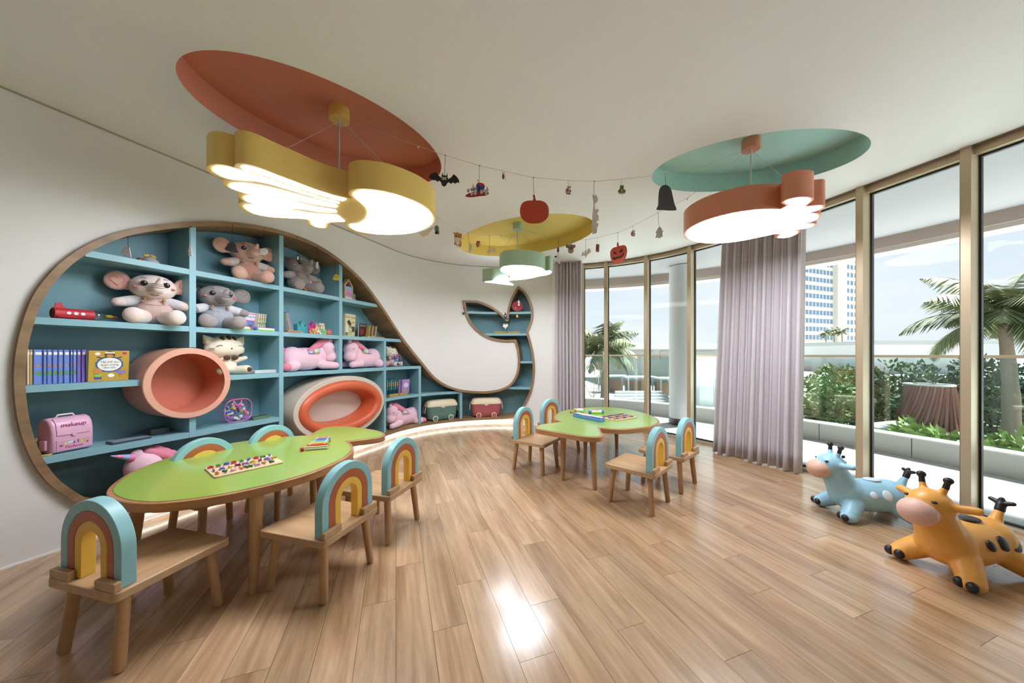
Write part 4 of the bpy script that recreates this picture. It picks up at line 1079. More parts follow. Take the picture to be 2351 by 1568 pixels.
# ---- flat things on the low shelf
def slab(name, label, cat_, x, z, d, w_, dd, h_, c, turn, top=None):
    t = at(name, label, cat_, x, z, d, turn)
    MB().box((0, 0, h_ / 2), (w_, dd, h_)).build('case', M('slab_' + c, c, .35), t, bevel=.003)
    if top: MB().box((0, 0, h_ + .0005), (w_ * .94, dd * .88, .002)).build('face', M('slabf_' + top, top, .3, .1, 40), t)
    return t
slab('drawing_tablet', 'dark slim drawing tablet lying on the low shelf', 'tablet', 297, Z4 + .001, .07, .19, .085, .014, '3A4456', .05, '8C96A6')
slab('card_box', 'small grey card box lying at the back of the low shelf', 'box', 362, Z4 + .001, .20, .11, .07, .035, '6A7074', .1, '4E5458')
slab('pencil_tin', 'green and black pencil tin lying beside the clear toy bag', 'tin', 596, Z4 + .001, .09, .15, .055, .024, '5C7A4C', .1, '2E3438')
sb = slab('activity_set', 'silver edged activity set lying open on the shelf right of the cat plush', 'box', 603, Z3 + .001, .09, .20, .10, .026, 'C9CCD0', .05, 'E9E6DC')

def toybag(x, z, d, sc, label, seed, turn=0.0):
    t = at('toy_bag', label, 'toy bag', x, z, d, turn, 'clear bags of toys'); t.scale = (sc, sc, sc); rr = random.Random(seed)
    mb = MB(); mb.prism(rrect(.215, .20, .07, 8), -.045, .045, ((0, 0, .105), (1, 0, 0), (0, 0, 1), (0, 1, 0))); mb.build('clear_bag', glass('clear_vinyl', (.97, .96, .98), .10), t, smooth='auto', bevel=.012, fix=True)
    mpk_ = M('bag_pink', 'D977B8', .35)
    for sy in (-1, 1):
        q_ = rrect(.205, .19, .065, 6); mb = MB(); mb.tube([(a_, sy * .043, .105 + b_) for a_, b_ in q_ + q_[:1]], .0035, 6); mb.build('piping', mpk_, t, smooth=True)
    mb = MB(); mb.tube([(-.03, .03, .20), (-.02, .04, .16), (.02, .05, .15), (.04, .04, .19)], .007, 6); mb.build('carry_strap', mpk_, t, smooth=True)
    for k in range(34):
        c = rr.choice(('5AA0E0', '4A7FD0', 'E8D45A', 'F0F0F4', 'E06AB0', 'B070D0', 'E0B0D8', '7FC8E8'))
        r_ = rx(rr.uniform(-1, 1)) @ ry(rr.uniform(-1, 1)) @ rz(rr.uniform(-2, 2))
        zz = rr.uniform(.025, .15); q = 1.0
        MB().box((rr.uniform(-.075, .075) * q, rr.uniform(-.02, .03) * q, zz), (rr.uniform(.02, .05), rr.uniform(.012, .025), rr.uniform(.012, .03)), r_).build('toy_piece', M('tp_' + c, c, .35), t, bevel=.003)
    return t
toybag(541, Z4 + .001, .12, 1.0, 'clear bag with pink piping full of small toys behind the pink tube', 4)
toybag(906, Z3 + .001, .10, .85, 'clear bag of purple and white beads beside the half hidden cat plush', 9)

# ---- red rocket
rk = at('rocket', 'red cardboard bottle rocket with three white windows lying on the shelf', 'toy rocket', 165, Z2 + .001, .12, .05)
mr = M('rocket_red', 'C22E36', .5, .04)
def xl(prof): # lathe along local -X (to the viewer's right)
    return MB().lathe([(r_, q) for r_, q in prof], n=24)
o = xl([(.030, -.075), (.034, -.074), (.034, .085)]).build('tube', mr, rk, smooth='auto'); o.rotation_euler = (0, -PI / 2, 0); o.location = (0, 0, .036)
o = xl([(.026, -.078), (.026, -.0755)]).build('end_hole', M('rocket_dark', '5A2024', .7), rk); o.rotation_euler = (0, -PI / 2, 0); o.location = (0, 0, .036)
o = xl([(.033, .085), (.029, .11), (.016, .135), (.011, .15)]).build('bottle_neck', glass('bottle_clear', (.9, .92, .92), .3), rk, smooth=True); o.rotation_euler = (0, -PI / 2, 0); o.location = (0, 0, .036)
o = xl([(.012, .14), (.013, .165), (.004, .185)]).build('nozzle', M('rocket_yellow', 'C9A23A', .5), rk, smooth='auto'); o.rotation_euler = (0, -PI / 2, 0); o.location = (0, 0, .036)
MB().box((-.178, 0, .036), (.03, .018, .014)).build('flame', mr, rk, bevel=.003)
for k in range(3): flat(disc(.009, 14), .032, .0352, 'window', m_wht, rk, (.022 - .028 * k, 0, .04))
flat([(.068, .066), (.062, .098), (.038, .104), (.040, .090), (.022, .068)], -.004, .004, 'fin', mr, rk)
MB().box((.03, .03, .02), (.07, .03, .004), rx(-.5)).build('fin', mr, rk)

# ---- small things
pn = at('fabric_pouch', 'small grey pleated pouch tied with a yellow ribbon on the top shelf', 'pouch', 344, Z1 + .001, .15)
mb = MB(); mb.lathe([(.004, 0), (.040, .002), (.050, .018), (.046, .036), (.024, .056), (.010, .064)], n=28); mb.build('pouch', M('pouch_grey', 'A9AFB2', .8, .15, 60), pn, smooth=True)
for s in (-1, 1): MB().ball((s * .018, 0, .070), (.018, .008, .010), ry(s * .4)).build('ribbon_loop', M('ribbon_yellow', 'D8B23C', .6), pn, smooth=True)
MB().ball((.055, .01, .022), .020).build('berry', M('berry_red', '9A4A3C', .5), pn, smooth=True)
for x, w_, lab, trn in ((560, .085, 'white and green toy keypad lying behind the grey elephant foot', .1), (607, .17, 'white and green toy piano with blue ends lying before the comics', .02)):
    t = at('toy_keyboard', lab, 'toy', x, Z2 + .001, .055, trn)
    MB().prism(rrect(w_, .07, .02), 0, .010).build('base', M('toy_lime', '86C83E', .4), t, bevel=.002); MB().prism(rrect(w_ * .96, .06, .018), .009, .026).build('top', m_wht, t, bevel=.004)
    for k in range(5): MB().box((w_ * (-.28 + .14 * k), .008, .028), (w_ * .09, .022, .006)).build('key', M('key_' + 'RGBYP'[k], ('E05A6A', '5AC87A', 'E06AB0', 'E8C84A', 'E8845A')[k], .4), t, bevel=.002)
    if w_ > .1:
        for s in (-1, 1): MB().ball((s * w_ * .46, .01, .018), (.016, .024, .017)).build('blue_end', M('toy_blue', '4F80C8', .35), t, smooth=True)
for k, (c, lab) in enumerate((('3F5FB0', 'blue folder leaning at the divider, nearest the wall'), ('8A70C8', 'purple folder leaning at the divider, in front of the blue one'))):
    p, r = sp(658 + 5 * k, Z2 + .001, .17 - .03 * k); t = thing('folder', lab, 'folder', p, (0, .22, r))
    MB().box((0, 0, .105), (.006, .15, .21)).build('cover', M('fold_' + c, c, .4), t, bevel=.001); MB().box((.0036, 0, .105), (.002, .14, .2)).build('sheet', M('paper', 'ECE6D8', .8), t)
wp = at('wooden_puzzle', 'flat wooden puzzle boards lying beside the folders', 'puzzle', 672, Z2 + .001, .06)
for k in range(2): MB().box((.01 * k, 0, .006 + .011 * k), (.16 - .03 * k, .09, .009)).build('board', m_seat, wp, bevel=.002)
def castle(x, c, lab):
    t = at('castle_block', lab, 'toy block', x, Z2 + .001, .10, .1); mc = M('castle_' + c, c, .4)
    flat([(-.05, 0), (.05, 0), (.05, .085), (.035, .085), (.035, .075), (.022, .075), (.022, .10), (.0, .13), (-.022, .10), (-.022, .075), (-.035, .075), (-.035, .085), (-.05, .085)], -.02, .02, 'wall', mc, t, bevel=.002)
    for s in (-1, 1): flat([(s * .062, 0), (s * .040, 0), (s * .040, .095), (s * .062, .095)], -.026, .026, 'tower', mc, t, bevel=.002)
    flat([(-.012, .03), (.012, .03), (.012, .06), (0, .07), (-.012, .06)], .018, .023, 'gate', mc, t, bevel=.001); return t
castle(691, '3FA0A8', 'teal plastic castle block standing left of the magenta one'); castle(716, 'C8348C', 'magenta plastic castle block beside the colour cubes')
def cube(x, z, d, s_, lab, cols, turn=.25):
    t = at('colour_cube', lab, 'toy cube', x, z, d, turn, 'colour cubes')
    MB().box((0, 0, s_ / 2), (s_, s_, s_)).build('core', M('cube_white', 'E8E8E4', .4), t, bevel=.002)
    rr = random.Random(x); q = s_ / 3
    for i in range(3):
        for j in range(3):
            MB().box(((i - 1) * q, s_ / 2 + .0004, (j + .5) * q), (q * .86, .0016, q * .86)).build('sticker', M('st_' + cols[(i * 2 + j) % len(cols)], cols[(i * 2 + j) % len(cols)], .35), t)
            MB().box((s_ / 2 + .0004, (i - 1) * q, (j + .5) * q), (.0016, q * .86, q * .86)).build('sticker', M('st_' + cols[(i + j) % len(cols)], cols[(i + j) % len(cols)], .35), t)
    return t
cube(720, Z2 + .001, .05, .056, 'orange and yellow puzzle cube at the left of the cube row', ('E08A3C', 'E8C84A', 'D85A3A'))
cube(729, Z2 + .001, .05, .056, 'white and blue puzzle cube under the stacked cube', ('F0F0EC', '3F7FC8', 'E8C84A'))
cube(740, Z2 + .001, .05, .056, 'light green puzzle cube between the white and red cubes', ('5AC86A', '4AB85A'))
cube(752, Z2 + .001, .05, .056, 'red puzzle cube at the right of the cube row', ('D8433C', 'E05A4A'))
cube(735, Z2 + .058, .05, .062, 'white and yellow puzzle cube stacked on top of the others', ('F0F0EC', 'E8D24A', 'E08A3C', '4AA0C8'), .35)
bd = at('counting_board', 'flat board with coloured beads lying before the dark comics', 'toy', 858, Z2 + .001, .05)
MB().box((0, 0, .006), (.30, .08, .012)).build('board', m_seat, bd, bevel=.002)
for k in range(7): MB().ball((.10 - .025 * k, .02, .016), .008, nu=8, nv=5).build('bead', M('bead_%d' % (k % 4), ('E8C84A', '4A4A50', '5AA85A', 'D8D8D8')[k % 4], .4), bd, smooth=True)
bn = at('bunny_boat', 'white bunny figure in an orange boat beside the half hidden elephant plush', 'toy', 713, Z1 + .001, .08)
flat([(-.09, .06), (-.07, .01), (.06, .01), (.09, .04), (.05, .035), (-.045, .035)], -.012, .012, 'boat', M('boat_orange', 'CF8A3A', .5), bn, (0, 0, 0), bevel=.002); flat([(-.1, 0), (-.03, 0), (-.04, .02), (-.08, .02)], -.016, .016, 'wave', M('wave_blue', '5A86C8', .5), bn)
flat(disc(.036, 18, 1, .9), -.006, .006, 'bunny_head', m_wht, bn, (.02, 0, .065))
for s in (-1, 1): flat(disc(.010, 12, 1, 2), -.004, .004, 'bunny_ear', M('ear_pink', 'E3B4BC', .6), bn, (.02 + s * .022, 0, .108)); flat(disc(.005, 8), .006, .008, 'eye', M('eye_blue', '4A5A9A', .4), bn, (.02 + s * .013, 0, .068))
hf = at('picture_house', 'small wooden house frame with a pink octopus picture on the top shelf', 'toy house', 797, Z1 + .001, .06, .1)
mb = MB(); 
for a, b in (((-.06, 0), (-.06, .15)), ((.06, 0), (.06, .15)), ((-.066, .148), (.003, .235)), ((.066, .148), (-.003, .235))):
    A_, B_ = Vector((a[0], 0, a[1])), Vector((b[0], 0, b[1])); mb.box((A_ + B_) / 2, (.014, .05, (B_ - A_).length), ry(math.atan2(B_.x - A_.x, B_.z - A_.z)))
mb.build('frame', m_seat, hf)
flat([(-.053, .004), (.053, .004), (.053, .15), (-.053, .15)], -.004, .020, 'picture', M('pic_blue', '7FB0DC', .5, .1, 20), hf); flat([(-.053, .004), (.053, .004), (.053, .03), (-.053, .03)], .018, .0215, 'sand', M('pic_sand', 'E0D0B0', .6), hf)
flat(disc(.026, 16), .019, .0225, 'octopus_head', M('oct_pink', 'DD7FA0', .5), hf, (0, 0, .10))
for k in range(5): 
    mb = MB(); mb.tube([(-.02 + .01 * k, .022, .085), (-.036 + .018 * k, .022, .055), (-.042 + .021 * k, .022, .03)], .005, 6); mb.build('octopus_arm', M('oct_pink', 'DD7FA0', .5), hf)
gy = at('figurine', 'tiny grey figurine in the corner behind the picture house', 'figurine', 812, Z1 + .001, .14)
mb = MB(); mb.ball((0, 0, .03), (.025, .02, .03)); mb.ball((0, 0, .075), .022); mb.ball((.012, 0, .10), (.008, .006, .012)); mb.ball((-.012, 0, .10), (.008, .006, .012)); blob(mb, 'body', M('fig_grey', 'A39A98', .7), gy, .005, 3)

# ================================================================== toys on the tables
LET = 'ABCDEFGHIJKLMNOPQRSTUVWXYZ'
PAL = (('C8343C', 'red'), ('D8863A', 'orange'), ('D8B83A', 'yellow'), ('4A9A4A', 'green'), ('2E7A50', 'dark green'), ('8A2A6A', 'maroon'), ('3F6FC8', 'blue'), ('E0A0D0', 'pink'), ('8A78D0', 'violet'))
def letter_board(corners, zt, where, h_):
    a, b, c = [P(x, y, zt) for x, y in corners]       # near-left, near-right, far-left
    ux = (b - a); uy = (c - a); L_, W_ = ux.length, uy.length; ux.normalize(); uy = Vector((-ux.y, ux.x, 0)) * (1 if Vector((-ux.y, ux.x, 0)).dot(uy) > 0 else -1)
    ctr = a + ux * L_ / 2 + uy * W_ / 2; ang_ = math.atan2(ux.y, ux.x)
    t = thing('letter_board', 'pale wooden letter puzzle board lying on the %s table' % where, 'puzzle board', (ctr.x, ctr.y, zt + .0014), ang_)
    MB().prism(rrect(L_, W_, .01), 0, .008).build('board', wood('birch', 'CDB28E', 'DDC6A4', .5, (3, 16, 16)), t, bevel=.001)
    rr = random.Random(11); n = 0
    for j in range(3):
        for i in range(9):
            if n >= 26: break
            col, cn = PAL[(i * 2 + j * 5 + n) % 9]
            lx = -L_ / 2 + (i + .5) * L_ / 9; ly = W_ / 2 - (j + .5) * W_ / 3
            p = ctr + ux * lx + Vector((-ux.y, ux.x, 0)) * ly
            o = text(LET[n], min(L_ / 9 * 1.15, W_ / 3 * 1.1), 'puzzle_letter', M('let_' + col, col, .35, coat=.3), None, (p.x, p.y, zt + .0124 + h_ / 2), (0, 0, ang_ + rr.uniform(-.15, .15)), h_ / 2)
            o.name = 'puzzle_letter'
            tag(o, '%s wooden letter %s on the puzzle board of the %s table' % (cn, LET[n], where), 'letter', 'puzzle letters on the %s table' % where)
            n += 1
q6 = lambda x, y: (230 + x / 3.409, 940 + y / 3.409)
letter_board((q6(895, 545), q6(1440, 422), q6(822, 470)), ZT1, 'long', .010)
q7 = lambda x, y: (1300 + x / 11.755, 920 + y / 11.755)
letter_board((q7(1360, 560), q7(1940, 462), q7(960, 460)), ZT2, 'small', .010)

def xylophone(pts, zt, label, fcol, bars, fw, group=None):
    a, b, c = [P(x, y, zt) for x, y in pts]           # near-left, near-right, far-left
    ux = (b - a); L_ = ux.length; ux.normalize(); nn = Vector((-ux.y, ux.x, 0)); W_ = abs((c - a).dot(nn)); sg = 1 if (c - a).dot(nn) > 0 else -1
    ctr = a + ux * L_ / 2 + nn * sg * W_ / 2
    return thing('xylophone', label, 'xylophone', (ctr.x, ctr.y, zt + .0014), math.atan2(ux.y, ux.x)), L_, W_
xy, L_, W_ = xylophone((q6(1603, 326), q6(1777, 312), q6(1625, 262)), ZT1, 'small wooden xylophone with rainbow bars and a red mallet on the long table', None, None, None)
mw = wood('pine', 'C2A070', 'D8BC8C', .5, (3, 14, 14))
MB().box((0, -W_ / 2 + .008, .012), (L_, .016, .024)).build('rail', mw, xy, bevel=.002); MB().box((0, W_ / 2 - .008, .012), (L_ * .72, .016, .024)).build('rail', mw, xy, bevel=.002)
for k, c in enumerate(('C8343C', 'E0803A', 'E8CC4A', '7FC85A', '5AC0D8', '4A7FD0', '5A4AA8', 'C86AA8')):
    y = -W_ / 2 + .022 + (W_ - .04) * k / 7; MB().box((0, y, .030), (L_ * (.94 - .03 * k), (W_ - .05) / 9, .004)).build('bar', M('bar_' + c, c, .3, metal=.2), xy, bevel=.001)
    for s in (-1, 1): MB().ball((s * L_ * (.33 - .008 * k), y, .034), .0045, nu=8, nv=5).build('peg', m_wht, xy, smooth=True)
ml = thing('mallet', 'red-tipped mallet lying along the wooden xylophone', 'mallet', (xy.location.x, xy.location.y, ZT1 + .0014), tuple(xy.rotation_euler))
mb = MB(); mb.tube([(-L_ * .58, -W_ / 2 - .010, .014), (L_ * .66, -W_ / 2 - .006, .012)], .0028, 8); mb.build('stick', m_steel, ml); MB().ball((-L_ * .6, -W_ / 2 - .010, .014), .0135).build('head', M('mallet_red', 'B0283C', .35), ml, smooth=True)
x2, L_, W_ = xylophone((q7(120, 440), q7(850, 600), q7(300, 390)), ZT2, 'long blue xylophone with white keys on the small table', None, None, None)
W_ = .075
MB().box((0, 0, .016), (L_, W_, .03)).build('frame', M('xyl_blue', '5A9AE0', .35), x2, bevel=.003)
for k in range(12):
    c = ('B8384A', '4A3A8A', '3F6FC8', '4AA86A', 'D8B83A', 'D86A3A', 'D84A6A', 'C86AA8', '5A4AA8', '3F6FC8', '3A5AA0', '2A3A6A')[k]
    MB().box((-L_ * .45 + L_ * .9 * k / 11, .006, .035), (L_ / 14, W_ * (1.15 - .03 * k), .005)).build('bar', M('bar_' + c, c, .3), x2, bevel=.001)
    MB().box((-L_ * .45 + L_ * .9 * k / 11, .008, .0385), (L_ / 16, W_ * (.9 - .03 * k), .003)).build('key_plate', m_wht, x2, bevel=.0008)
    for s in (-1, 1): MB().ball((-L_ * .45 + L_ * .9 * k / 11, .006 + s * .022, .041), .003, nu=6, nv=4).build('peg', m_black, x2)
m2 = thing('mallet', 'red mallet lying behind the left end of the blue xylophone', 'mallet', P(*q7(290, 335), ZT2 + .002), .15)
mb = MB(); mb.tube([(-.07, 0, .008), (.06, .0, .008)], .004, 8); mb.build('stick', M('mallet_red', 'B0283C', .35), m2); MB().ball((-.075, 0, .010), .010).build('head', M('mallet_red', 'B0283C', .35), m2, smooth=True)
tp = thing('toy_piano', 'white and green toy piano with blue round corners on the small table', 'toy', P(*q7(790, 335), ZT2 + .0016), .06)
MB().prism(rrect(.155, .09, .02), 0, .014).build('base', M('toy_lime', '86C83E', .4), tp, bevel=.003); MB().prism(rrect(.145, .085, .02), .013, .034).build('top', m_wht, tp, bevel=.006)
for s in (-1, 1): MB().ball((s * .072, -.028, .022), (.019, .024, .021)).build('blue_end', M('toy_blue', '4F80C8', .35), tp, smooth=True)
for k in range(7): MB().box((-.042 + .014 * k, -.008 + .008 * (k % 2), .036), (.011, .030, .008)).build('key', M('key2_%d' % (k % 4), ('E05A6A', 'E8845A', '5AC87A', 'E06AB0')[k % 4], .4), tp, bevel=.002)
ty = thing('toy_car', 'white and orange toy with green underside beside the toy piano', 'toy', P(*q7(350, 300), ZT2 + .0016), .1)
MB().prism(rrect(.10, .07, .02), 0, .012).build('base', M('toy_lime', '86C83E', .4), ty, bevel=.002); MB().prism(rrect(.095, .065, .02), .011, .038).build('top', m_wht, ty, bevel=.008)
MB().ball((-.045, 0, .026), (.02, .03, .017)).build('orange_end', M('toy_orange', 'E8A06A', .4), ty, smooth=True)
for k in range(4): MB().box((-.02 + .016 * k, .0, .039), (.010, .024, .005)).build('key', M('key3_%d' % (k % 2), ('B0A8C8', '9A98B8')[k % 2], .4), ty, bevel=.001)
# ================================================================== strings of ornaments between the lamps
m_string = M('white_thread', 'D8CDBE', .8); m_cord = M('maroon_cord', '5A2028', .8); m_pale = M('pale_card', 'D8CCC8', .7); m_clip = M('clip_clear', 'DADAD6', .2, metal=.3)
ZS = ZC + RD - .06
def strand(A, B, pts):
    res = []
    for x, y in pts:
        k = (x - CX) / F; dx, dy = B[0] - A[0], B[1] - A[1]
        u = (k * A[1] - A[0]) / (dx - k * dy); Yd = A[1] + u * dy
        res.append(Vector((A[0] + u * dx, Yd, H - (y - YH) * Yd / F)))
    return res
def garland(label, A, B, pts):
    q = [Vector((A[0], A[1], ZS))] + strand(A, B, pts) + [Vector((B[0], B[1], ZS))]
    t = thing('garland_string', label, 'string', q[0])
    mb = MB(); mb.tube([p - q[0] for p in q], .0016, 5); mb.build('thread', m_string, t)
    for f in (.12, .9):
        p = q[0].lerp(q[-1], 0); i = int(f * (len(q) - 1)); mb = MB(); mb.ball(q[i] - q[0] + Vector((0, 0, -.008)), (.006, .004, .009), nu=8, nv=5); mb.build('clip', m_clip, t)
    return t
S1 = [(960, 335), (1003, 351), (1022.8, 356.6), (1100.9, 380.4), (1157, 393), (1225, 407.8), (1304, 414.5), (1364, 416.5), (1426, 411.5), (1527, 400.7), (1617, 383)]
S2 = [(1000.7, 495.9), (1049, 525), (1074.6, 534), (1099.4, 540.4), (1124, 541.5), (1150, 539)]
S3 = [(1250, 540), (1283, 546.8), (1310, 551.2), (1345, 550.2), (1372, 545.3), (1418.8, 533.8), (1452.4, 519), (1511, 487.9), (1578, 455), (1660, 394)]
garland('thin pale string of ornaments running from the yellow lamp to the orange lamp', K1, K2, S1)
garland('thin pale string of ornaments running from the yellow lamp to the green lamp', K1, K3, S2)
garland('thin pale string of ornaments running from the green lamp to the orange lamp', K3, K2, S3)
class Orn:
    """flat hanging ornament; outlines are given in pixels of a zoomed photo crop (origin ox, oy, zoom s)"""
    def __init__(s, name, label, cat_, p, pxy, crop, turn=0.0, group='hanging ornaments'):
        s.t = thing(name, label, cat_, p, math.pi + turn, group); s.p = p; s.k = p.y / F; s.px = pxy; s.c = crop
    def q(s, pts):
        ox, oy, z = s.c
        return [(-(ox + x / z - s.px[0]) * s.k, -(oy + y / z - s.px[1]) * s.k) for x, y in pts]
    def plate(s, pts, mat, name='cutout', y=0.0, th=.003, smooth=True):
        g = s.q(pts); g = crom(g, 4, True) if smooth else g
        return flat(g, y - th / 2, y + th / 2, name, mat, s.t)
    def oval(s, c, r, mat, name, y=.002, th=.002):
        return s.plate([(c[0] + r[0] * math.cos(a), c[1] + r[1] * math.sin(a)) for a in np.linspace(0, 2 * PI, 16, endpoint=False)], mat, name, y, th, False)
    def cord(s, end, mat=m_cord, r=.0013):
        (e,) = s.q([end]); mb = MB(); mb.tube([(0, 0, 0), (e[0] * .4 + .002, .001, e[1] * .5), (e[0], .002, e[1])], r, 5); mb.build('cord', mat, s.t)
        mb = MB(); mb.tube([(-.006, 0, .0005), (.006, 0, .0005)], .0022, 6); mb.build('knot', mat, s.t)
def s1(x, y): return strand(K1, K2, [(x, y)])[0]
def s2(x, y): return strand(K1, K3, [(x, y)])[0]
def s3(x, y): return strand(K3, K2, [(x, y)])[0]
CA = (980, 340, 7.127); CB = (1270, 380, 6.534); CC = (960, 480, 10.686)
m_bat = M('card_black', '201E22', .6); m_or = M('card_orange', 'C4482E', .6); m_eye = M('card_cream', 'E6DCC0', .6); m_grave = M('card_stone', 'C9BEB6', .6)
o = Orn('bat_ornament', 'black bat cutout with big cream eyes on the upper string', 'ornament', s1(1022.8, 356.6), (1022.8, 356.6), CA); o.cord((290, 445))
o.plate([(30, 490), (60, 430), (150, 390), (185, 445), (240, 490), (243, 450), (255, 400), (268, 445), (320, 450), (338, 405), (335, 465), (350, 510), (400, 480), (440, 428), (490, 470), (525, 520), (532, 575), (505, 558), (460, 582), (430, 560), (392, 585), (360, 558), (335, 570), (315, 610), (275, 632), (245, 605), (235, 565), (205, 532), (170, 550), (145, 525), (100, 522), (70, 500)], m_bat, smooth=False)
for x in (265, 303): o.oval((x, 500), (18, 24), m_eye, 'eye'); o.oval((x - 6, 503), (6, 8), m_bat, 'pupil', .0035)
o = Orn('graveyard_ornament', 'blue house on a red hill with pale gravestones hanging from the upper string', 'ornament', s1(1100.9, 380.4), (1100.9, 380.4), CA); o.cord((855, 575))
o.plate([(628, 785), (700, 735), (800, 715), (900, 712), (1000, 722), (1015, 742), (970, 775), (880, 785), (760, 800), (690, 803)], M('card_red', 'A02A34', .6), 'hill')
o.plate([(805, 615), (850, 578), (875, 620), (950, 635), (930, 700), (870, 715), (820, 718)], M('card_blue', '3450A0', .6), 'house_wall', .002, .003, False); o.plate([(795, 614), (845, 566), (925, 584), (958, 632), (880, 626), (852, 582)], M('card_red2', 'C03038', .6), 'roof', .004, .002, False)
o.plate([(843, 640), (855, 625), (866, 645), (866, 712), (843, 714)], m_bat, 'doorway', .0042, .001, False)
for x, y, w_ in ((680, 700, 24), (735, 690, 22), (765, 660, 26), (775, 700, 22), (800, 670, 20), (735, 755, 22), (793, 745, 26), (895, 722, 26), (940, 700, 20), (985, 695, 26), (970, 745, 22)): o.oval((x, y), (w_, w_ * 1.3), m_grave, 'gravestone', .0045 if y > 715 else .003)
for x, y in ((758, 615), (722, 675), (990, 655), (838, 540)): o.plate([(x - 3, y - 16), (x + 3, y - 16), (x + 3, y - 6), (x + 11, y - 6), (x + 11, y), (x + 3, y), (x + 3, y + 16), (x - 3, y + 16), (x - 3, y), (x - 11, y), (x - 11, y - 6), (x - 3, y - 6)], m_bat, 'cross', .005, .001, False)
o = Orn('candy_tag', 'small maroon pill-shaped tag on the upper string', 'ornament', s1(1157, 393), (1157, 393), CA); o.oval((1250, 470), (19, 44), M('card_plum', '8A3A58', .6), 'tag'); o.plate([(1222, 400), (1280, 395), (1262, 440), (1235, 440)], m_pale, 'clip', .0, .003, False); o.plate([(1272, 430), (1282, 430), (1296, 540), (1284, 540)], m_eye, 'ribbon', .0, .001, False)
o = Orn('pumpkin_ornament', 'plain orange pumpkin cutout on the upper string', 'ornament', s1(1225, 407.8), (1225, 407.8), CA); o.cord((1757, 850))
o.plate([(1523, 1030), (1535, 950), (1575, 890), (1650, 862), (1740, 858), (1780, 858), (1870, 862), (1940, 895), (1985, 960), (1996, 1045), (1985, 1120), (1930, 1185), (1850, 1225), (1760, 1234), (1660, 1225), (1580, 1180), (1535, 1110)], m_or); o.plate([(1733, 775), (1752, 762), (1765, 772), (1775, 820), (1784, 862), (1735, 862), (1742, 815)], m_or, 'stem')
m_pan = M('card_pw', 'E8E4E0', .6); m_pk = M('card_pink', 'D889A8', .6)
def panda(x, y, pt_, lab, cx_, cy_, z):
    o = Orn('panda_ornament', lab, 'ornament', pt_, (x, y), CB); o.cord((cx_, cy_ - 60 * z), m_string)
    o.oval((cx_ - 22 * z, cy_ + 5 * z), (26 * z, 50 * z), m_pk, 'backing', -.004); o.oval((cx_ + 4 * z, cy_ - 35 * z), (24 * z, 24 * z), m_pan, 'head'); o.oval((cx_ + 4 * z, cy_ + 20 * z), (24 * z, 40 * z), m_pan, 'body', .001)
    for s in (-1, 1): o.oval((cx_ + 4 * z + s * 19 * z, cy_ - 54 * z), (8 * z, 9 * z), m_bat, 'ear', .003); o.oval((cx_ + 4 * z + s * 9 * z, cy_ - 36 * z), (5 * z, 7 * z), m_bat, 'eye', .004); o.oval((cx_ + 4 * z + s * 18 * z, cy_ + 5 * z + s * 6), (10 * z, 16 * z), m_bat, 'arm', .003); o.oval((cx_ + 4 * z + s * 12 * z, cy_ + 52 * z), (9 * z, 12 * z), m_bat, 'leg', .003)
panda(1304, 414.5, s1(1304, 414.5), 'panda ornament with pink back on the upper string', 234, 375, 1.0)
o = Orn('hand_ornament', 'tall pale back-turned cutout reaching up with a hand on the upper string', 'ornament', s1(1364, 416.5), (1364, 416.5), CB); o.cord((612, 500))
o.plate([(588, 440), (598, 500), (605, 580), (595, 680), (585, 760), (585, 860), (583, 950), (590, 1030), (630, 1018), (655, 1010), (660, 930), (678, 900), (675, 865), (645, 860), (668, 820), (690, 825), (670, 800), (690, 795), (670, 770), (690, 766), (668, 740), (655, 720), (685, 690), (682, 660), (655, 652), (630, 670), (625, 620), (622, 580), (668, 540), (672, 490), (655, 470), (650, 450), (632, 432), (620, 470), (605, 445)], m_pale, smooth=False)
o = Orn('frog_ornament', 'green frog cutout sitting on the upper string', 'ornament', s1(1426, 411.5), (1426, 411.5), CB); o.cord((1022, 300), m_string)
m_fr = M('card_frog', '5F7038', .6); o.oval((1025, 420), (54, 18), m_pan, 'base'); o.oval((1025, 375), (34, 46), m_fr, 'body'); o.oval((1028, 330), (30, 24), m_fr, 'head', .003); o.oval((1028, 385), (15, 30), M('card_olive', 'A8A050', .6), 'belly', .004)
for s in (-1, 1): o.oval((1028 + s * 18, 308), (9, 12), m_fr, 'eye', .003); o.oval((1027 + s * 38, 388), (18, 26), m_fr, 'leg', .004)
o = Orn('arched_ornament', 'dark grey arched card hanging below the teal recess', 'ornament', s1(1527, 400.7), (1527, 400.7), CB); o.cord((1690, 300))
o.plate([(1550, 660), (1573, 600), (1580, 450), (1595, 360), (1625, 312), (1675, 293), (1725, 305), (1768, 360), (1790, 450), (1820, 580), (1848, 665), (1760, 675), (1640, 668)], M('card_charcoal', '45444A', .6), 'card')
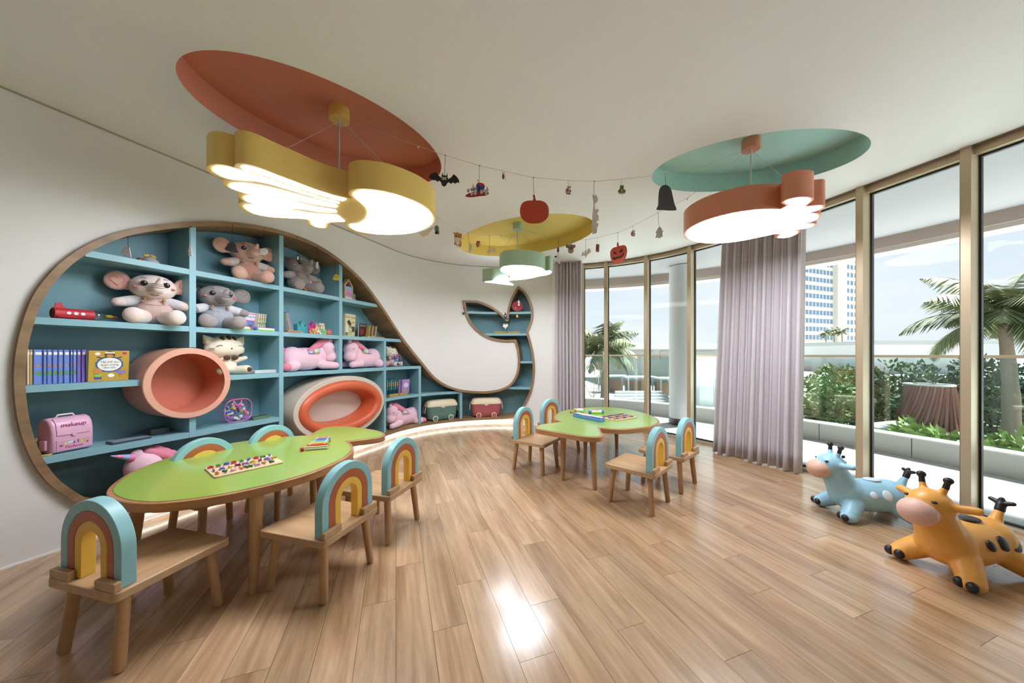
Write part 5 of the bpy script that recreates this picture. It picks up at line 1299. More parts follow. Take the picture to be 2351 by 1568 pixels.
# lower string, left stretch
o = Orn('wing_ornament', 'white scalloped wing cutout half behind the yellow lamp', 'ornament', s2(990, 488), (990, 488), CC); o.cord((200, 500), m_string)
o.plate([(10, 590), (80, 560), (200, 520), (330, 450), (380, 425), (375, 480), (340, 500), (320, 545), (265, 590), (262, 660), (250, 705), (205, 712), (150, 705), (90, 665), (50, 625)], m_pan, smooth=False)
o = Orn('owl_ornament', 'blue-grey oval owl ornament beside the yellow lamp', 'ornament', s2(1005, 499), (1005, 499), CC); o.cord((478, 400), m_string); o.oval((455, 480), (55, 82), M('card_slate', '6F8288', .6), 'body', 0, .004); o.oval((455, 580), (45, 42), M('card_navy', '2E3648', .6), 'wing', .003); o.oval((500, 575), (22, 55), M('card_tan', 'D8A060', .6), 'side', -.003)
o = Orn('hamster_ornament', 'orange and white hamster cutout on the lower string', 'ornament', s2(1049, 525), (1049, 525), CC); o.cord((960, 575), m_string)
m_ham = M('card_ham', 'D2904A', .6); o.plate([(870, 565), (905, 580), (965, 570), (1030, 600), (1075, 605), (1075, 645), (1062, 700), (1045, 760), (1065, 840), (1055, 910), (1020, 935), (985, 905), (920, 885), (882, 860), (900, 770), (885, 700), (890, 630), (872, 600)], m_ham); o.plate([(900, 690), (940, 700), (1000, 700), (1035, 720), (1030, 770), (1015, 800), (1018, 850), (970, 872), (925, 850), (915, 790)], m_pan, 'belly', .003); o.oval((972, 910), (22, 30), m_pan, 'foot', .003)
for x, y in ((938, 668), (1010, 688)): o.oval((x, y), (13, 18), m_bat, 'eye', .004)
o = Orn('leaf_ornament', 'pale leaf-shaped card on a dark cord on the lower string', 'ornament', s2(1074.6, 534), (1074.6, 534), CC); o.cord((1262, 890)); o.plate([(1262, 860), (1295, 855), (1322, 900), (1315, 990), (1270, 1070), (1242, 1075), (1243, 970)], m_pale)
o = Orn('heart_ornament', 'small patterned heart charm with red top on the lower string', 'ornament', s2(1099.4, 540.4), (1099.4, 540.4), CC); o.cord((1490, 760), m_string); o.oval((1460, 860), (42, 82), M('card_leo', '9A7A50', .6, .5, 150), 'charm'); o.oval((1500, 810), (24, 24), m_or, 'red_top', .003); o.oval((1515, 880), (16, 60), M('card_pch', 'E0B8A0', .6), 'side', -.002)
o = Orn('bat_ornament', 'pale back-turned bat cutout left of the green lamp', 'ornament', s2(1124, 541.5), (1124, 541.5), CC); o.cord((1750, 1015)); o.plate([(1695, 1040), (1730, 1000), (1750, 980), (1775, 985), (1785, 1020), (1820, 980), (1860, 955), (1900, 985), (1922, 1055), (1905, 1060), (1880, 1045), (1855, 1060), (1830, 1045), (1800, 1055), (1770, 1045), (1755, 1080), (1722, 1108), (1702, 1080)], m_pale, smooth=False)
# lower string, right stretch
o = Orn('witch_ornament', 'white and purple pointed cutout left of the koala on the right string', 'ornament', s3(1283, 546.8), (1283, 546.8), CB); o.cord((80, 1235)); o.plate([(75, 1225), (85, 1290), (95, 1360), (105, 1480), (85, 1470), (50, 1410), (58, 1300)], m_pan, smooth=False); o.plate([(58, 1295), (62, 1240), (78, 1225), (88, 1295)], M('card_purple', '4A3A7A', .6), 'hat', .003); o.oval((38, 1368), (20, 14), M('card_purple', '4A3A7A', .6), 'arm', .003)
o = Orn('koala_ornament', 'brown koala cutout with round ears on the right string', 'ornament', s3(1310, 551.2), (1310, 551.2), CB); o.cord((265, 1170), m_string); m_ko = M('card_koala', '8A6A58', .6); o.oval((265, 1225), (48, 44), m_ko, 'head'); o.oval((265, 1275), (44, 45), M('card_kb', 'A88A78', .6), 'body', -.001)
for s in (-1, 1): o.oval((262 + s * 50, 1210), (24, 26), m_ko, 'ear', -.002); o.oval((265 + s * 22, 1222), (5, 7), m_bat, 'eye', .003)
o.oval((268, 1240), (12, 18), M('card_dk', '4A342C', .6), 'nose', .003)
o = Orn('bat_ornament', 'small pale bat cutout right of the koala on the right string', 'ornament', s3(1345, 550.2), (1345, 550.2), CB); o.cord((490, 1290)); o.plate([(420, 1360), (430, 1320), (450, 1285), (465, 1320), (475, 1275), (492, 1265), (500, 1300), (520, 1250), (545, 1242), (570, 1290), (550, 1310), (520, 1335), (505, 1345), (490, 1392), (475, 1350), (450, 1352)], m_pale, smooth=False)
o = Orn('box_ornament', 'small brown owl box charm left of the carved pumpkin', 'ornament', s3(1372, 545.3), (1372, 545.3), CB); o.cord((665, 1180), m_string); o.plate([(645, 1180), (692, 1185), (688, 1300), (640, 1290)], M('card_brown', '9A6A34', .6), 'box', 0, .012, False); o.oval((655, 1240), (12, 30), M('card_dk', '4A342C', .6), 'side', .007)
o = Orn('pumpkin_ornament', 'orange carved pumpkin cutout with jagged black grin on the right string', 'ornament', s3(1418.8, 533.8), (1418.8, 533.8), CB); o.cord((972, 1170), m_bat)
pb = [(856, 1350), (862, 1280), (900, 1235), (960, 1218), (1030, 1198), (1080, 1200), (1106, 1250), (1105, 1320), (1080, 1400), (1020, 1450), (940, 1468), (885, 1440)]
o.plate(pb, M('card_orange2', 'D0503A', .6)); o.plate([(958, 1160), (970, 1150), (978, 1165), (985, 1215), (962, 1222)], M('card_orange2', 'D0503A', .6), 'stem')
for q in ([(905, 1280), (960, 1330), (925, 1335), (908, 1320)], [(1040, 1245), (1042, 1285), (1020, 1305), (985, 1312)]): o.plate(q, m_bat, 'eye', .003, .002, False)
o.plate([(885, 1365), (905, 1390), (918, 1365), (935, 1395), (950, 1362), (968, 1390), (980, 1355), (1000, 1382), (1012, 1340), (1035, 1370), (1058, 1300), (1055, 1345), (1020, 1385), (960, 1400), (920, 1422), (898, 1405)], m_bat, 'grin', .003, .002, False)
panda(1452.4, 519, s3(1452.4, 519), 'panda ornament with pink back right of the carved pumpkin', 1203, 1018, .72)
o = Orn('ghost_ornament', 'pale lilac ghost cutout with raised arms below the dark arched card', 'ornament', s3(1511, 487.9), (1511, 487.9), CB); o.cord((1592, 955))
o.plate([(1535, 1085), (1552, 1020), (1530, 1005), (1545, 992), (1560, 960), (1580, 930), (1600, 922), (1625, 940), (1632, 985), (1652, 965), (1652, 985), (1635, 1005), (1642, 1072), (1620, 1070), (1605, 1088), (1585, 1095), (1570, 1078), (1555, 1086)], m_pale, smooth=False)
# ornaments hung from the rim of the whale
CD_ = (220, 520, 5.598); CE = (640, 560, 5.059); CF_ = (1040, 640, 9.404)
def rimp(x, y, d=-.05): 
    a = WL.hit(x, d); p = WL.pt(a, 0, d); return Vector((p.x, p.y, H - (y - YH) * p.y / F))
def rim_orn(name, lab, x, y, crop, d=-.05): return Orn(name, lab, 'ornament', rimp(x, y, d), (x, y), crop, 0, 'ornaments on the whale rim')
m_wc = M('card_white', 'E8E6E4', .6)
o = rim_orn('bell_ornament', 'white bell cutout on a red cord at the left of the whale rim', 294, 543, CD_); o.cord((425, 290)); o.plate([(385, 258), (430, 265), (455, 395), (400, 375), (320, 340), (350, 305), (362, 270)], m_wc, smooth=False)
o = rim_orn('bird_ornament', 'narrow white cutout on a red cord before the first divider', 437, 520, CD_); o.cord((1218, 250)); o.plate([(1205, 248), (1225, 270), (1238, 390), (1190, 372), (1200, 330), (1185, 325), (1198, 290)], m_wc, smooth=False)
o = rim_orn('arched_ornament', 'small dark card before the tan elephant plush', 533.8, 517, CD_); o.cord((1752, 210)); o.plate([(1657, 290), (1685, 250), (1705, 215), (1755, 205), (1800, 235), (1812, 290), (1832, 332), (1740, 326)], M('card_charcoal', '45444A', .6), 'card')
o = rim_orn('feather_ornament', 'small white oval card beside the tan elephant plush ear', 607, 525, CD_); o.cord((2130, 280)); o.oval((2155, 325), (62, 45), m_wc, 'card')
o = rim_orn('penguin_ornament', 'tiny black and white charm before the half hidden elephant', 683, 545, CE); o.cord((225, 130)); o.oval((225, 170), (22, 40), m_bat, 'body'); o.oval((225, 165), (12, 24), m_wc, 'face', .003)
o = rim_orn('moon_ornament', 'pale half disc charm under the sloping rim', 730, 568, CE); o.cord((452, 215)); o.plate([(455, 205), (456, 290), (440, 280), (431, 250), (438, 220)], m_wc)
o = rim_orn('chick_ornament', 'yellow chick-shaped bell cutout under the sloping rim', 770, 597.5, CE); o.cord((660, 355)); o.plate([(628, 412), (640, 375), (665, 352), (690, 365), (708, 415), (700, 425), (680, 420), (660, 426), (645, 418)], M('card_chick', 'DCC23A', .6))
for x in (655, 678): o.oval((x, 383), (4, 5), m_bat, 'eye', .003)
o = rim_orn('penguin_ornament', 'tiny black and white charm at the left tip of the whale tail', 1062, 692, CF_); o.cord((228, 680)); o.oval((228, 740), (22, 42), m_bat, 'body'); o.oval((230, 715), (10, 24), m_wc, 'face', .003)
o = rim_orn('rocket_ornament', 'dark blue rocket charm at the notch of the whale tail', 1161, 716, CF_); o.plate([(1130, 730), (1150, 765), (1160, 800), (1160, 840), (1185, 860), (1180, 880), (1085, 880), (1082, 860), (1100, 840), (1098, 800), (1110, 765)], M('card_navy', '2E3648', .6), 'rocket'); o.oval((1130, 800), (12, 12), m_wc, 'porthole', .003); o.plate([(1135, 880), (1165, 880), (1160, 915)], m_eye, 'flame', 0, .002, False)
o = rim_orn('bat_ornament', 'pale bat charm hanging below the rocket in the whale tail', 1160, 733, CF_); o.cord((1130, 965), m_string); o.plate([(1075, 1040), (1085, 985), (1105, 960), (1115, 1000), (1130, 970), (1145, 1000), (1165, 958), (1188, 990), (1185, 1030), (1150, 1050), (1132, 1092), (1115, 1050)], m_wc, smooth=False)
o = rim_orn('scallop_ornament', 'red scalloped disc hanging in the upright fluke of the whale tail', 1189, 668, CF_, .05); o.cord((1395, 480)); o.plate([(1390 + (125 if i % 2 else 112) * math.cos(q), 595 + (118 if i % 2 else 106) * math.sin(q)) for i, q in enumerate(np.linspace(0, 2 * PI, 32, endpoint=False))], M('card_scarlet', 'B83A48', .6), 'disc', 0, .012, False); o.oval((1350, 635), (13, 18), m_wc, 'pearl', .008); o.oval((1385, 740), (6, 24), m_wc, 'bead', .004); o.plate([(1380, 760), (1392, 760), (1412, 828), (1358, 828)], M('bell_gold', 'C9923A', .35, metal=.4), 'bell', 0, .012, False)
o = rim_orn('fairy_ornament', 'tiny white figure charm hanging before the red scalloped disc', 1191, 662, CF_); o.cord((1422, 455)); o.plate([(1420, 452), (1432, 475), (1446, 500), (1440, 530), (1445, 575), (1420, 585), (1400, 575), (1408, 530), (1394, 500), (1410, 475)], m_wc)
# ================================================================== hopper toys by the window
def hopper(label, loc, heading, sc, body_c, muz_c, spot_c, group='hopper toys'):
    t = thing('giraffe_hopper', label, 'hopper toy', (*loc, 0), heading, group); t.scale = (sc, sc, sc)
    mb_ = M('vinyl_' + body_c, body_c, .38, .02, 4); mz = M('vinyl_' + muz_c, muz_c, .4, .02); mk = M('vinyl_black', '241E20', .35); msp = M('vinyl_' + spot_c, spot_c, .4)
    b = MB()
    b.ball((-.02, 0, .175), (.255, .130, .128)); b.ball((.12, 0, .185), (.125, .122, .130)); b.ball((-.16, 0, .185), (.125, .125, .122))
    b.cap((.15, 0, .22), (.215, 0, .36), .105, .088); b.ball((.235, 0, .405), (.105, .095, .092)); b.ball((.275, 0, .385), (.090, .082, .076))
    for s in (-1, 1):
        b.cap((.13, s * .080, .12), (.190, s * .135, .062), .066, .056); b.ball((.205, s * .145, .046), (.062, .055, .046))
        b.cap((-.17, s * .080, .12), (-.240, s * .135, .058), .068, .052); b.ball((-.260, s * .148, .040), (.062, .05, .040))
        b.cap((.21, s * .075, .42), (.185, s * .160, .435), .024, .023)
        b.cap((.215, s * .035, .47), (.205, s * .050, .525), .021, .015)
    b.cap((-.24, 0, .26), (-.285, 0, .345), .034, .018)
    blob(b, 'body', mb_, t, .0085, 7)
    mb = MB(); mb.ball((.318, 0, .372), (.082, .086, .074), ry(.35)); blob(mb, 'muzzle', mz, t, .008, 3)
    for s in (-1, 1):
        mb = MB(); mb.cap((.206, s * .049, .518), (.202, s * .054, .548), .0155, .013); mb.ball((.200, s * .057, .562), (.022, .022, .019)); blob(mb, 'horn', mk, t, .005, 3)
        mb = MB(); mb.ball((.300, s * .058, .447), (.012, .012, .008), rz(s * .6)); mb.build('eye', mk, t, smooth=True)
        for (x, z, r_) in ((.02, .215, .030), (-.07, .22, .040), (-.175, .21, .055)):
            q = Vector((x, s * .11, z)); n_ = Vector((x * .4, s * 1.0, .35)).normalized()
            mb = MB(); mb.ball((0, 0, 0), (r_, r_ * .8, .012)); o = mb.build('spot', msp, t, smooth=True)
            yy = .130 * math.sqrt(max(.05, 1 - ((x + .02) / .29) ** 2 - ((z - .178) / .13) ** 2)); o.location = (x, s * (yy - .003), z)
            o.rotation_euler = Vector((0.25 * x, s, .45)).to_track_quat('Z', 'X').to_euler()
        for fx, dx in ((.250, .02), (-.305, -.02)):
            for k in (-1, 1):
                mb = MB(); mb.ball((fx, s * .150 + k * .023, .044), (.022, .025, .028)); mb.build('hoof', mk, t, smooth=True)
    mb = MB(); mb.ball((-.05, 0, .303), (.06, .042, .012)); mb.build('saddle_spot', msp, t, smooth=True)
    mb = MB(); mb.cap((-.283, 0, .342), (-.293, 0, .372), .022, .021)
    for a in (-1, 0, 1): mb.cap((-.295, 0, .378), (-.300, a * .042, .404 - abs(a) * .012), .015, .013)
    blob(mb, 'tail_tuft', mk, t, .005, 2)
    for k in range(4):
        mb = MB(); a = k / 3; mb.ball((.165 - .035 * a - .02, 0, .475 - .14 * a), (.014, .008, .014)); mb.build('mane_knob', mk, t, smooth=True)
    return t
hopper('pale blue giraffe hopper toy with white spots beside the window', (2.50, 2.36), math.radians(169), .87, '9CCBE0', 'DDB29C', 'D9E2EC')
hopper('orange giraffe hopper toy with black spots, nearer the camera', (2.39, 1.765), math.radians(188), .90, 'EBA94E', 'E3B7A6', '241E20')
# ================================================================== balcony
m_tile = M('balcony_tile', '9C9C9B', .55, .05, 5, .03, 40); m_up = M('upstand_panel', 'A09B95', .6, .04, 3); m_cop = M('upstand_coping', 'B6B1AA', .5, .03, 3)
m_rail = M('rail_tan', 'B29A84', .4); m_rg = glass('rail_glass', (.90, .965, .945), .28); m_sof = M('soffit_paint', '949496', .8); m_beam = M('edge_beam', '9A8A80', .6); m_beam2 = M('edge_beam_low', 'B0A59E', .6)
BU = Path([(-.6, 7.4), (.4, 7.32), (1.2, 7.18), (2.0, 6.92), (2.75, 6.45), (3.35, 5.85), (3.85, 5.2), (4.2, 4.6), (4.48, 3.95), (4.68, 3.4), (4.86, 2.8), (5.15, 1.6), (5.45, -.5), (5.6, -2.2)], 8)
BB = Path([(-.6, 6.85), (.3, 6.8), (1.4, 6.66), (2.52, 6.3), (3.5, 5.7), (4.3, 4.9), (4.7, 4.25), (5.05, 3.4), (5.35, 2.5), (5.7, 1), (6.0, -2.2)], 8)
bf = struct('balcony_floor')
ta = math.radians(-28); tu, tv = Vector((math.cos(ta), math.sin(ta))), Vector((-math.sin(ta), math.cos(ta)))
gpoly = [tuple(p) for p in WG.p]; upoly = [tuple(BU.pt(a, 0, .05)[:2]) for a in np.linspace(0, BU.len, 60)]
zone = [tuple(WG.pt(a, 0, .03)[:2]) for a in np.linspace(0, WG.len, 60)] + upoly[::-1]
tm = MB().box((0, 0, -.02), (.896, .446, .03)).mesh('tile'); tm.materials.append(m_tile)
for i in range(-14, 16):
    for j in range(-6, 26):
        c = tu * (i * .9 + (.45 if j % 2 else 0)) + tv * (j * .45)
        cs = [c + tu * (a * .44) + tv * (b * .22) for a in (-1, 0, 1) for b in (-1, 0, 1)]
        if any(inside(zone, q.x, q.y) for q in cs):
            o = bpy.data.objects.new('tile', tm); COL.objects.link(o); o.parent = bf; o.location = (c.x, c.y, -.028); o.rotation_euler = (0, 0, ta)
mb = MB(); mb.prism([tuple(WG.pt(a, 0, -.02)[:2]) for a in np.linspace(0, WG.len, 50)] + [tuple(BU.pt(a, 0, .3)[:2]) for a in np.linspace(0, BU.len, 50)][::-1], -.3, -.066); mb.build('slab', M('joint_grey', '8E8C88', .8), bf)
ups = struct('balcony_parapet')
k = 0.0
while k < BU.len - .05:
    e = min(k + .85, BU.len); mb = MB(); BU.sweep(mb, k + .004, e - .004, [(0, -.06), (0, .19), (.16, .19), (.16, -1.2)], .12); mb.build('panel', m_up, ups)
    k = e
mb = MB(); BU.sweep(mb, 0, BU.len, [(-.006, .19), (-.006, .205), (.18, .205), (.18, .19)], .12); mb.build('coping', m_cop, ups)
gr = thing('glass_railing', 'frameless glass railing with tan handrail around the balcony', 'railing')
k = 0.0
while k < BU.len - .05:
    e = min(k + 1.6, BU.len); mb = MB(); BU.sweep(mb, k + .01, e - .01, [(.075, .206), (.075, 1.11), (.087, 1.11), (.087, .206)], .12); mb.build('glass_panel', m_rg, gr, smooth='auto'); k = e
mb = MB(); BU.sweep(mb, 0, BU.len, [(.062, 1.11), (.062, 1.14), (.10, 1.14), (.10, 1.11)], .12); mb.build('handrail', m_rail, gr)
mb = MB(); 
vs = [WG.pt(a, ZC + .06, .06) for a in np.linspace(0, WG.len, 60)] + [BB.pt(a, ZC + .06, .1) for a in np.linspace(0, BB.len, 60)]
mb.add(vs, [(i, i + 1, 61 + i, 60 + i) for i in range(59)]); mb.build('balcony_ceiling', m_sof)['kind'] = 'structure'
eb = struct('trim_3'); mb = MB(); BB.sweep(mb, 0, BB.len, [(0, 2.50), (0, ZC + .08), (.3, ZC + .08), (.3, 2.50)], .12); mb.build('beam', m_beam, eb)
mb = MB(); BB.sweep(mb, 0, BB.len, [(.03, 2.45), (.03, 2.50), (.3, 2.50), (.3, 2.45)], .12); mb.build('beam_lower', m_beam2, eb)
rf = MB(); rf.prism([(p[0], p[1]) for p in [tuple(WL.pt(a, 0, .4)[:2]) for a in np.linspace(0, WL.len, 30)]] + [tuple(BB.pt(a, 0, .2)[:2]) for a in np.linspace(0, BB.len, 40)], ZC + .32, ZC + .5); rf.build('roof_light_block', m_sof)['kind'] = 'structure'  # unseen slab added above the ceiling to block sky light
col = thing('round_column', 'round white column with dark base on the balcony', 'column', (2.87, 5.62, -.01))
mb = MB(); mb.lathe([(.195, .085), (.195, ZC + .06)], n=40); mb.build('shaft', M('column_white', 'B2B2B1', .6, .02), col, smooth='auto'); mb = MB(); mb.lathe([(.202, 0), (.202, .09)], n=40); mb.build('base', M('column_base', '3A3230', .35), col, smooth='auto')

# ================================================================== garden and town beyond
GZ = -1.2
gd = MB(); gd.box((20, 40, GZ - .5), (500, 500, 1.0)); o = gd.build('garden_ground', M('garden_paving', 'A2A39F', .8, .15, .4)); o['kind'] = 'structure'
def PG(x, Y, z=GZ): return Vector(((x - CX) * Y / F, Y, z))
lg = MB(); lg.prism([tuple(PG(x, Y)[:2]) for x, Y in ((1850, 7.5), (2400, 7.5), (2400, 22), (1850, 22))], GZ, GZ + .02); o = lg.build('lawn', M('lawn_green', '586F3C', .9, .25, 3, .3, 60)); o['kind'] = 'structure'
m_lf = [M('leaf_a', '4C6238', .85, .35, 4, spec=.15), M('leaf_b', '5C7048', .85, .35, 4, spec=.15), M('leaf_c', '3C4E34', .85, .35, 4, spec=.15), M('leaf_d', '62783F', .85, .3, 4, spec=.15)]
m_bark = M('bark', '6E6254', .9, .2, 8)
def bush(label, p, rad, n, leaf, mi, seed, stem=True, name='shrub', cat_='shrub', flatness=1.0):
    rr = random.Random(seed); t = thing(name, label, cat_, p)
    mb = MB(); vs = []; fs = []
    lobes = [(Vector((rr.uniform(-.55, .55) * rad[0], rr.uniform(-.55, .55) * rad[1], rad[2] * rr.uniform(.35, 1.45))), rr.uniform(.35, .6)) for _ in range(9)]
    for _ in range(n):
        c, s_ = rr.choice(lobes); d = Vector((rr.gauss(0, 1), rr.gauss(0, 1), rr.gauss(0, 1))).normalized(); q = c + Vector((d.x * rad[0], d.y * rad[1], d.z * rad[2])) * s_ * rr.uniform(.75, 1.05)
        if q.z < .02: q.z = rr.uniform(.02, .1)
        u = (d + Vector((rr.uniform(-1, 1), rr.uniform(-1, 1), rr.uniform(-.6, .9)))).normalized(); v = u.orthogonal().normalized(); v = Matrix.Rotation(rr.uniform(0, 6), 3, u) @ v
        l = leaf * rr.uniform(.6, 1.3); k = len(vs); vs += [q - u * l * .5, q + v * l * .24, q + u * l * .5, q - v * l * .24]; fs.append((k, k + 1, k + 2, k + 3))
    mb.add(vs, fs); mb.build('foliage', m_lf[mi], t, kind='stuff')
    if stem:
        mb = MB()
        for c, s_ in lobes[:5]: mb.tube([(0, 0, 0), (c.x * .4, c.y * .4, c.z * .5), tuple(c)], [.03, .02, .01], 6)
        mb.build('stem', m_bark, t)
    return t
def palm(label, p, h_, n, fl, seed, mi=(1, 3), droop=.9, name='palm_tree'):
    rr = random.Random(seed); t = thing(name, label, 'palm tree', p)
    mb = MB(); pts = [(0.06 * math.sin(i * .6), 0.04 * i / 8, h_ * i / 8) for i in range(9)]; mb.tube(pts, [.16 - .07 * i / 8 + (.012 if i % 2 else 0) for i in range(9)], 12); mb.build('trunk', m_bark, t, smooth=True)
    mats_ = [M('frond_a', '4E5632', .8, .3, 3), M('frond_b', '5E6440', .8, .3, 3), M('frond_c', '414A2A', .8, .3, 3)]
    for k in range(n):
        az = 2.4 * k + rr.uniform(-.3, .3); el = 1.25 - 1.75 * k / n + rr.uniform(-.12, .12); L_ = fl * rr.uniform(.85, 1.12)
        hv = Vector((math.cos(az), math.sin(az), 0)); q = Vector(pts[-1]); e_ = el; spine = [q.copy()]
        for i in range(12):
            q = q + (hv * math.cos(e_) + Vector((0, 0, math.sin(e_)))) * L_ / 12; e_ -= droop * 1.55 / 12 * (.4 + i / 9); spine.append(q.copy())
        mb = MB(); mb.tube(spine, [.018 - .0013 * i for i in range(13)], 5)
        side = hv.cross(Vector((0, 0, 1))).normalized(); vs = []; fs = []
        for i in range(36):
            f = 1.2 + i * 10.6 / 35; a = int(f); c = spine[a].lerp(spine[min(a + 1, 12)], f - a); tg = (spine[min(a + 1, 12)] - spine[a]).normalized()
            ll = fl * .40 * math.sin(math.pi * min(1, .18 + .8 * i / 35)) + .05
            for s in (-1, 1):
                d = (side * s * .75 + tg * .55 + Vector((0, 0, -.45 - rr.uniform(0, .35)))).normalized(); w2 = tg * .022 * (fl / 1.6)
                j = len(vs); m_ = c + d * ll * .5 + Vector((0, 0, .02)); vs += [c - w2, c + w2, m_ + w2, m_ - w2, c + d * ll]; fs += [(j, j + 1, j + 2, j + 3), (j + 3, j + 2, j + 4)]
        mb.add(vs, fs); mb.build('frond', mats_[k % 3], t)
    return t
palm('tall palm tree with drooping fronds behind the right window panes', PG(2318, 8.2), 3.35, 24, 1.75, 5)
palm('short palm tree behind the leftmost window panes', PG(1384, 14), 2.65, 22, 1.75, 8)
for k, (x, Y, h_) in enumerate(((1897, 70, 7.6), (1916, 72, 8.2), (1934, 71, 8.0))):
    palm('distant little palm before the pale tower, %s from the left' % ('first second third'.split()[k]), PG(x, Y), h_ - .9, 12, 1.5, 20 + k)
hl = [(1872, 10, .9, 1.0, 1), (1898, 12.5, 1.3, 1.15, 3), (1930, 10.5, 1.0, 1.05, 1), (1955, 12, 1.2, 1.1, 0), (2010, 10.5, .9, 1.05, 2), (2035, 12, 1.2, 1.2, 0), (2075, 10.8, 1.0, 1.08, 2), (2110, 12.6, 1.2, 1.1, 0), (2150, 11.4, 1.1, 1.0, 1), (2190, 10.6, 1.0, .95, 1), (2230, 10.4, 1.1, 1.1, 2), (2275, 10.6, 1.2, 1.2, 2), (2325, 10.2, 1.1, 1.1, 2), (2380, 10.0, 1.2, 1.15, 0)]
where = ('beside the wide curtain edge', 'under the distant little palms', 'left of the second mullion', 'touching the second mullion', 'just right of the second mullion', 'behind and left of the slatted sculpture', 'above the left of the slatted sculpture', 'above the middle of the slatted sculpture', 'above the right of the slatted sculpture', 'left of the nearest mullion', 'right of the nearest mullion', 'left of the tall palm trunk', 'behind the tall palm trunk', 'at the right picture edge')
for k, (x, Y, r_, hz, mi) in enumerate(hl): bush('leafy green garden bush ' + where[k], PG(x, Y), (r_ * .8, r_ * .8, hz), 1500, .17, mi, 40 + k)
for k, (x, Y, sz, wh_) in enumerate(((2100, 6.6, .42, 'before the left of the slatted sculpture'), (2135, 6.2, .4, 'before the middle of the slatted sculpture'), (2175, 5.9, .42, 'before the right of the slatted sculpture'), (2265, 5.4, .5, 'just right of the nearest mullion'), (2300, 5.3, .52, 'under the tall palm'), (2340, 5.2, .5, 'at the lower right picture edge'))):
    bush('low bright-leaved shrub behind the railing ' + wh_, PG(x, Y), (sz, sz, sz * 1.25), 420, .22, 3, 80 + k)
bt = thing('bare_sapling', 'thin bare sapling before the left palm tree', 'tree', PG(1358, 11))
mb = MB(); rr = random.Random(5)
def twig(p, d, l, r_, lv):
    q = p + d * l; mb.tube([p, q], [r_, r_ * .65], 5)
    if lv:
        for _ in range(3): twig(q, (d + Vector((rr.uniform(-.8, .8), rr.uniform(-.8, .8), rr.uniform(.0, .5)))).normalized(), l * .68, r_ * .6, lv - 1)
twig(Vector((0, 0, 0)), Vector((.05, 0, 1)), .85, .03, 4); mb.build('branches', m_bark, bt)
# low white building and other roofs
def block(name, label, cat_, x0, x1, Y, z0, z1, dep, mat, roof=None, over=.6):
    a, b = PG(x0, Y, z0), PG(x1, Y, z0); t = thing(name, label, cat_, ((a.x + b.x) / 2, Y + dep / 2, z0))
    w_ = b.x - a.x; MB().box((0, 0, (z1 - z0) / 2), (w_, dep, z1 - z0)).build('wall', mat, t)
    if roof: MB().box((0, 0, z1 - z0 + .22), (w_ + over * 2, dep + over * 2, .45)).build('roof', roof, t)
    return t, w_
m_bw = M('far_white', 'B4B5B4', .8, .02, .3); m_bg = M('far_grey', '8E928F', .8, .05, .3); m_gl = M('far_window', '5F7890', .3, .1, .5)
t, w_ = block('low_building', 'low flat white-roofed building behind the left windows', 'building', 1440, 1720, 26, GZ, 1.55, 8, m_bg, m_bw)
for k in range(4): MB().box((-w_ * .38 + w_ * .25 * k, -4.02, 2.25), (w_ * .2, .06, .7)).build('clerestory_window', M('far_dark', '8A8884', .6), t)
block('white_hall', 'long pale hall with a curved roof above the right hedge', 'building', 1995, 2260, 40, GZ, 2.3, 10, m_bw, m_bg, .8)
block('garden_kiosk', 'small pale kiosk with a grey door beside the wide curtain', 'building', 1606, 1668, 15, GZ, .35, 2.5, m_bw, m_bw, .05)[0]
a = PG(1627, 14.95, GZ); MB().box((0, 0, .6), (.45, .06, 1.25)).build('kiosk_door', M('far_dark', '8A8884', .6), bpy.data.objects['garden_kiosk']).location = (.25, -1.27, 0)
for k, (x0, x1, Y, lab) in enumerate(((1384, 1446, 20, 'white-topped garden table behind the first mullion'), (1441, 1514, 19, 'white-topped garden table with tall legs behind the middle mullion'), (1517, 1560, 18, 'white-topped garden table partly behind the round column'))):
    a, b = PG(x0, Y), PG(x1, Y); t = thing('garden_table', lab, 'table', ((a.x + b.x) / 2, Y + .6, GZ), 0, 'white garden tables'); w_ = b.x - a.x; h_ = 1.0
    MB().box((0, 0, h_), (w_, 1.2, .08)).build('table_top', m_bw, t)
    for sx in (-1, 1):
        for sy in (-1, 1): MB().box((sx * w_ * .46, sy * .54, h_ / 2 - .02), (.07, .07, h_ - .04)).build('leg', M('frame_steel', '9AA4A8', .4), t)
    MB().box((0, .3, .38), (w_ * .8, .3, .76)).build('counter', M('counter_wood', '7A5F4A', .7, .3, 3), t)
st = struct('trim_4', PG(1480, 16)); 
for k in range(4): MB().box((0, .25 * k, .06 + .12 * k), (3.2 - .3 * k, .3, .12)).build('step', m_bw, st)
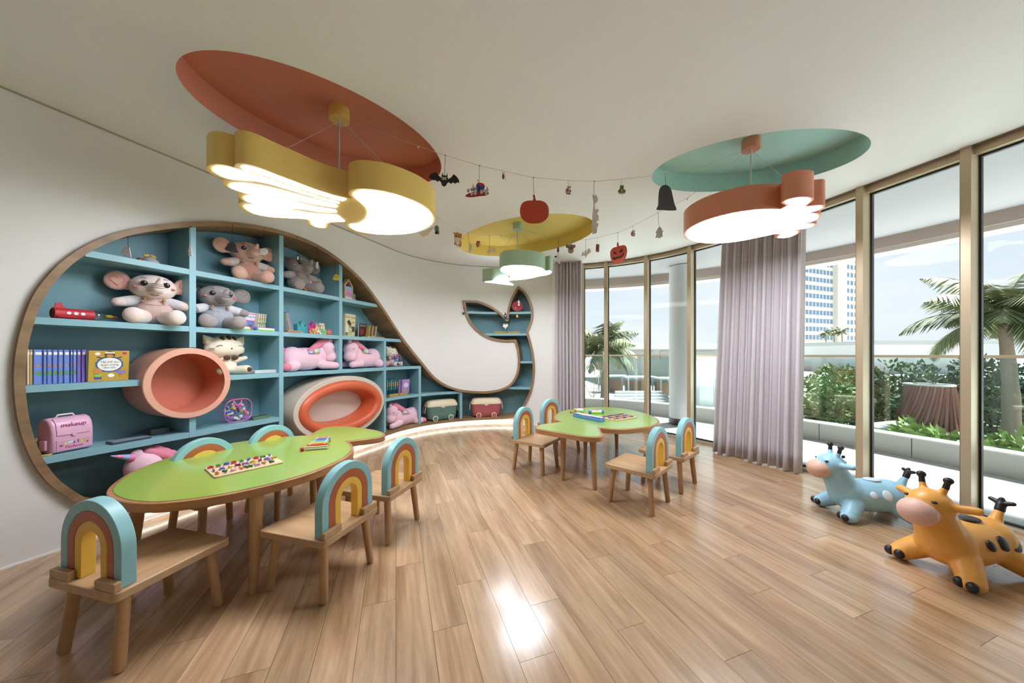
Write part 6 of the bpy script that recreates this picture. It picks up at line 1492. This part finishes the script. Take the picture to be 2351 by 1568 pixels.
# slatted timber sculpture
sc_ = thing('slatted_sculpture', 'flared sculpture of red-brown timber slats behind the railing', 'sculpture', PG(2132, 9.9))
m_sl = [M('slat_a', '6E3E30', .6, .2, 5), M('slat_b', '8A5040', .6, .2, 5)]
NS = 44
for k in range(NS):
    q = 2 * PI * k / NS; mb = MB(); pts = []
    for i in range(8):
        f = i / 7; r_ = 1.0 - .60 * f ** .5 + .06 * f ** 3; pts.append((r_ * math.cos(q + .5 * f), r_ * math.sin(q + .5 * f), 1.42 * f))
    mb.tube(pts, .038, 5); mb.build('slat', m_sl[k % 2], sc_)
mb = MB(); mb.tube([(.48 * math.cos(a), .48 * math.sin(a), 1.44) for a in np.linspace(0, 2 * PI, 30)], .03, 6); mb.build('top_ring', m_bw, sc_)
for k, (x, Y, w_) in enumerate(((1872, 9.2, .7), (1932, 8.2, 1.0), (2035, 9.0, 1.6))):
    t = thing('garden_bench', 'pale stone garden bench, %s from the curtain' % ('first second third'.split()[k]), 'bench', PG(x, Y), .3); MB().box((0, 0, .42), (w_, .45, .08)).build('seat', m_bw, t, bevel=.01)
    for s in (-1, 1): MB().box((s * w_ * .4, 0, .19), (.12, .38, .38)).build('support', m_bg, t)
# tower
tw = thing('tower_block', 'pale high-rise tower with rows of paired windows seen beside the wide curtain', 'building', PG(1905, 130), .35)
m_tw = M('tower_stone', 'B8B5AB', .8, .03, .05)
MB().box((0, 8, 32), (34, 16, 64)).build('main_slab', m_tw, tw); MB().box((13, 5, 32), (9, 12, 66)).build('corner_wing', m_tw, tw); MB().box((5.2, 7, 33), (6, 17, 68)).build('stair_shaft', m_tw, tw)
MB().box((0, 4, 1.5), (52, 20, 5)).build('podium', m_tw, tw)
wn = MB()
for f in range(19):
    z = 5.6 + f * 3.15
    for c in range(9):
        x = -16.2 + c * 2.15
        for s in (-.42, .42): wn.box((x + s, -.05, z), (.62, .12, 1.7))
    for x in (9.8, 12.4, 15.0):
        for s in (-.42, .42): wn.box((x + s, -1.05, z), (.62, .12, 1.7))
wn.build('window_grid', m_gl, tw, kind='stuff')
bn_ = MB()
for f in range(0, 19, 6): bn_.box((0, -.12, 7.2 + f * 3.15), (34, .2, .25))
bn_.build('string_course', m_bw, tw)
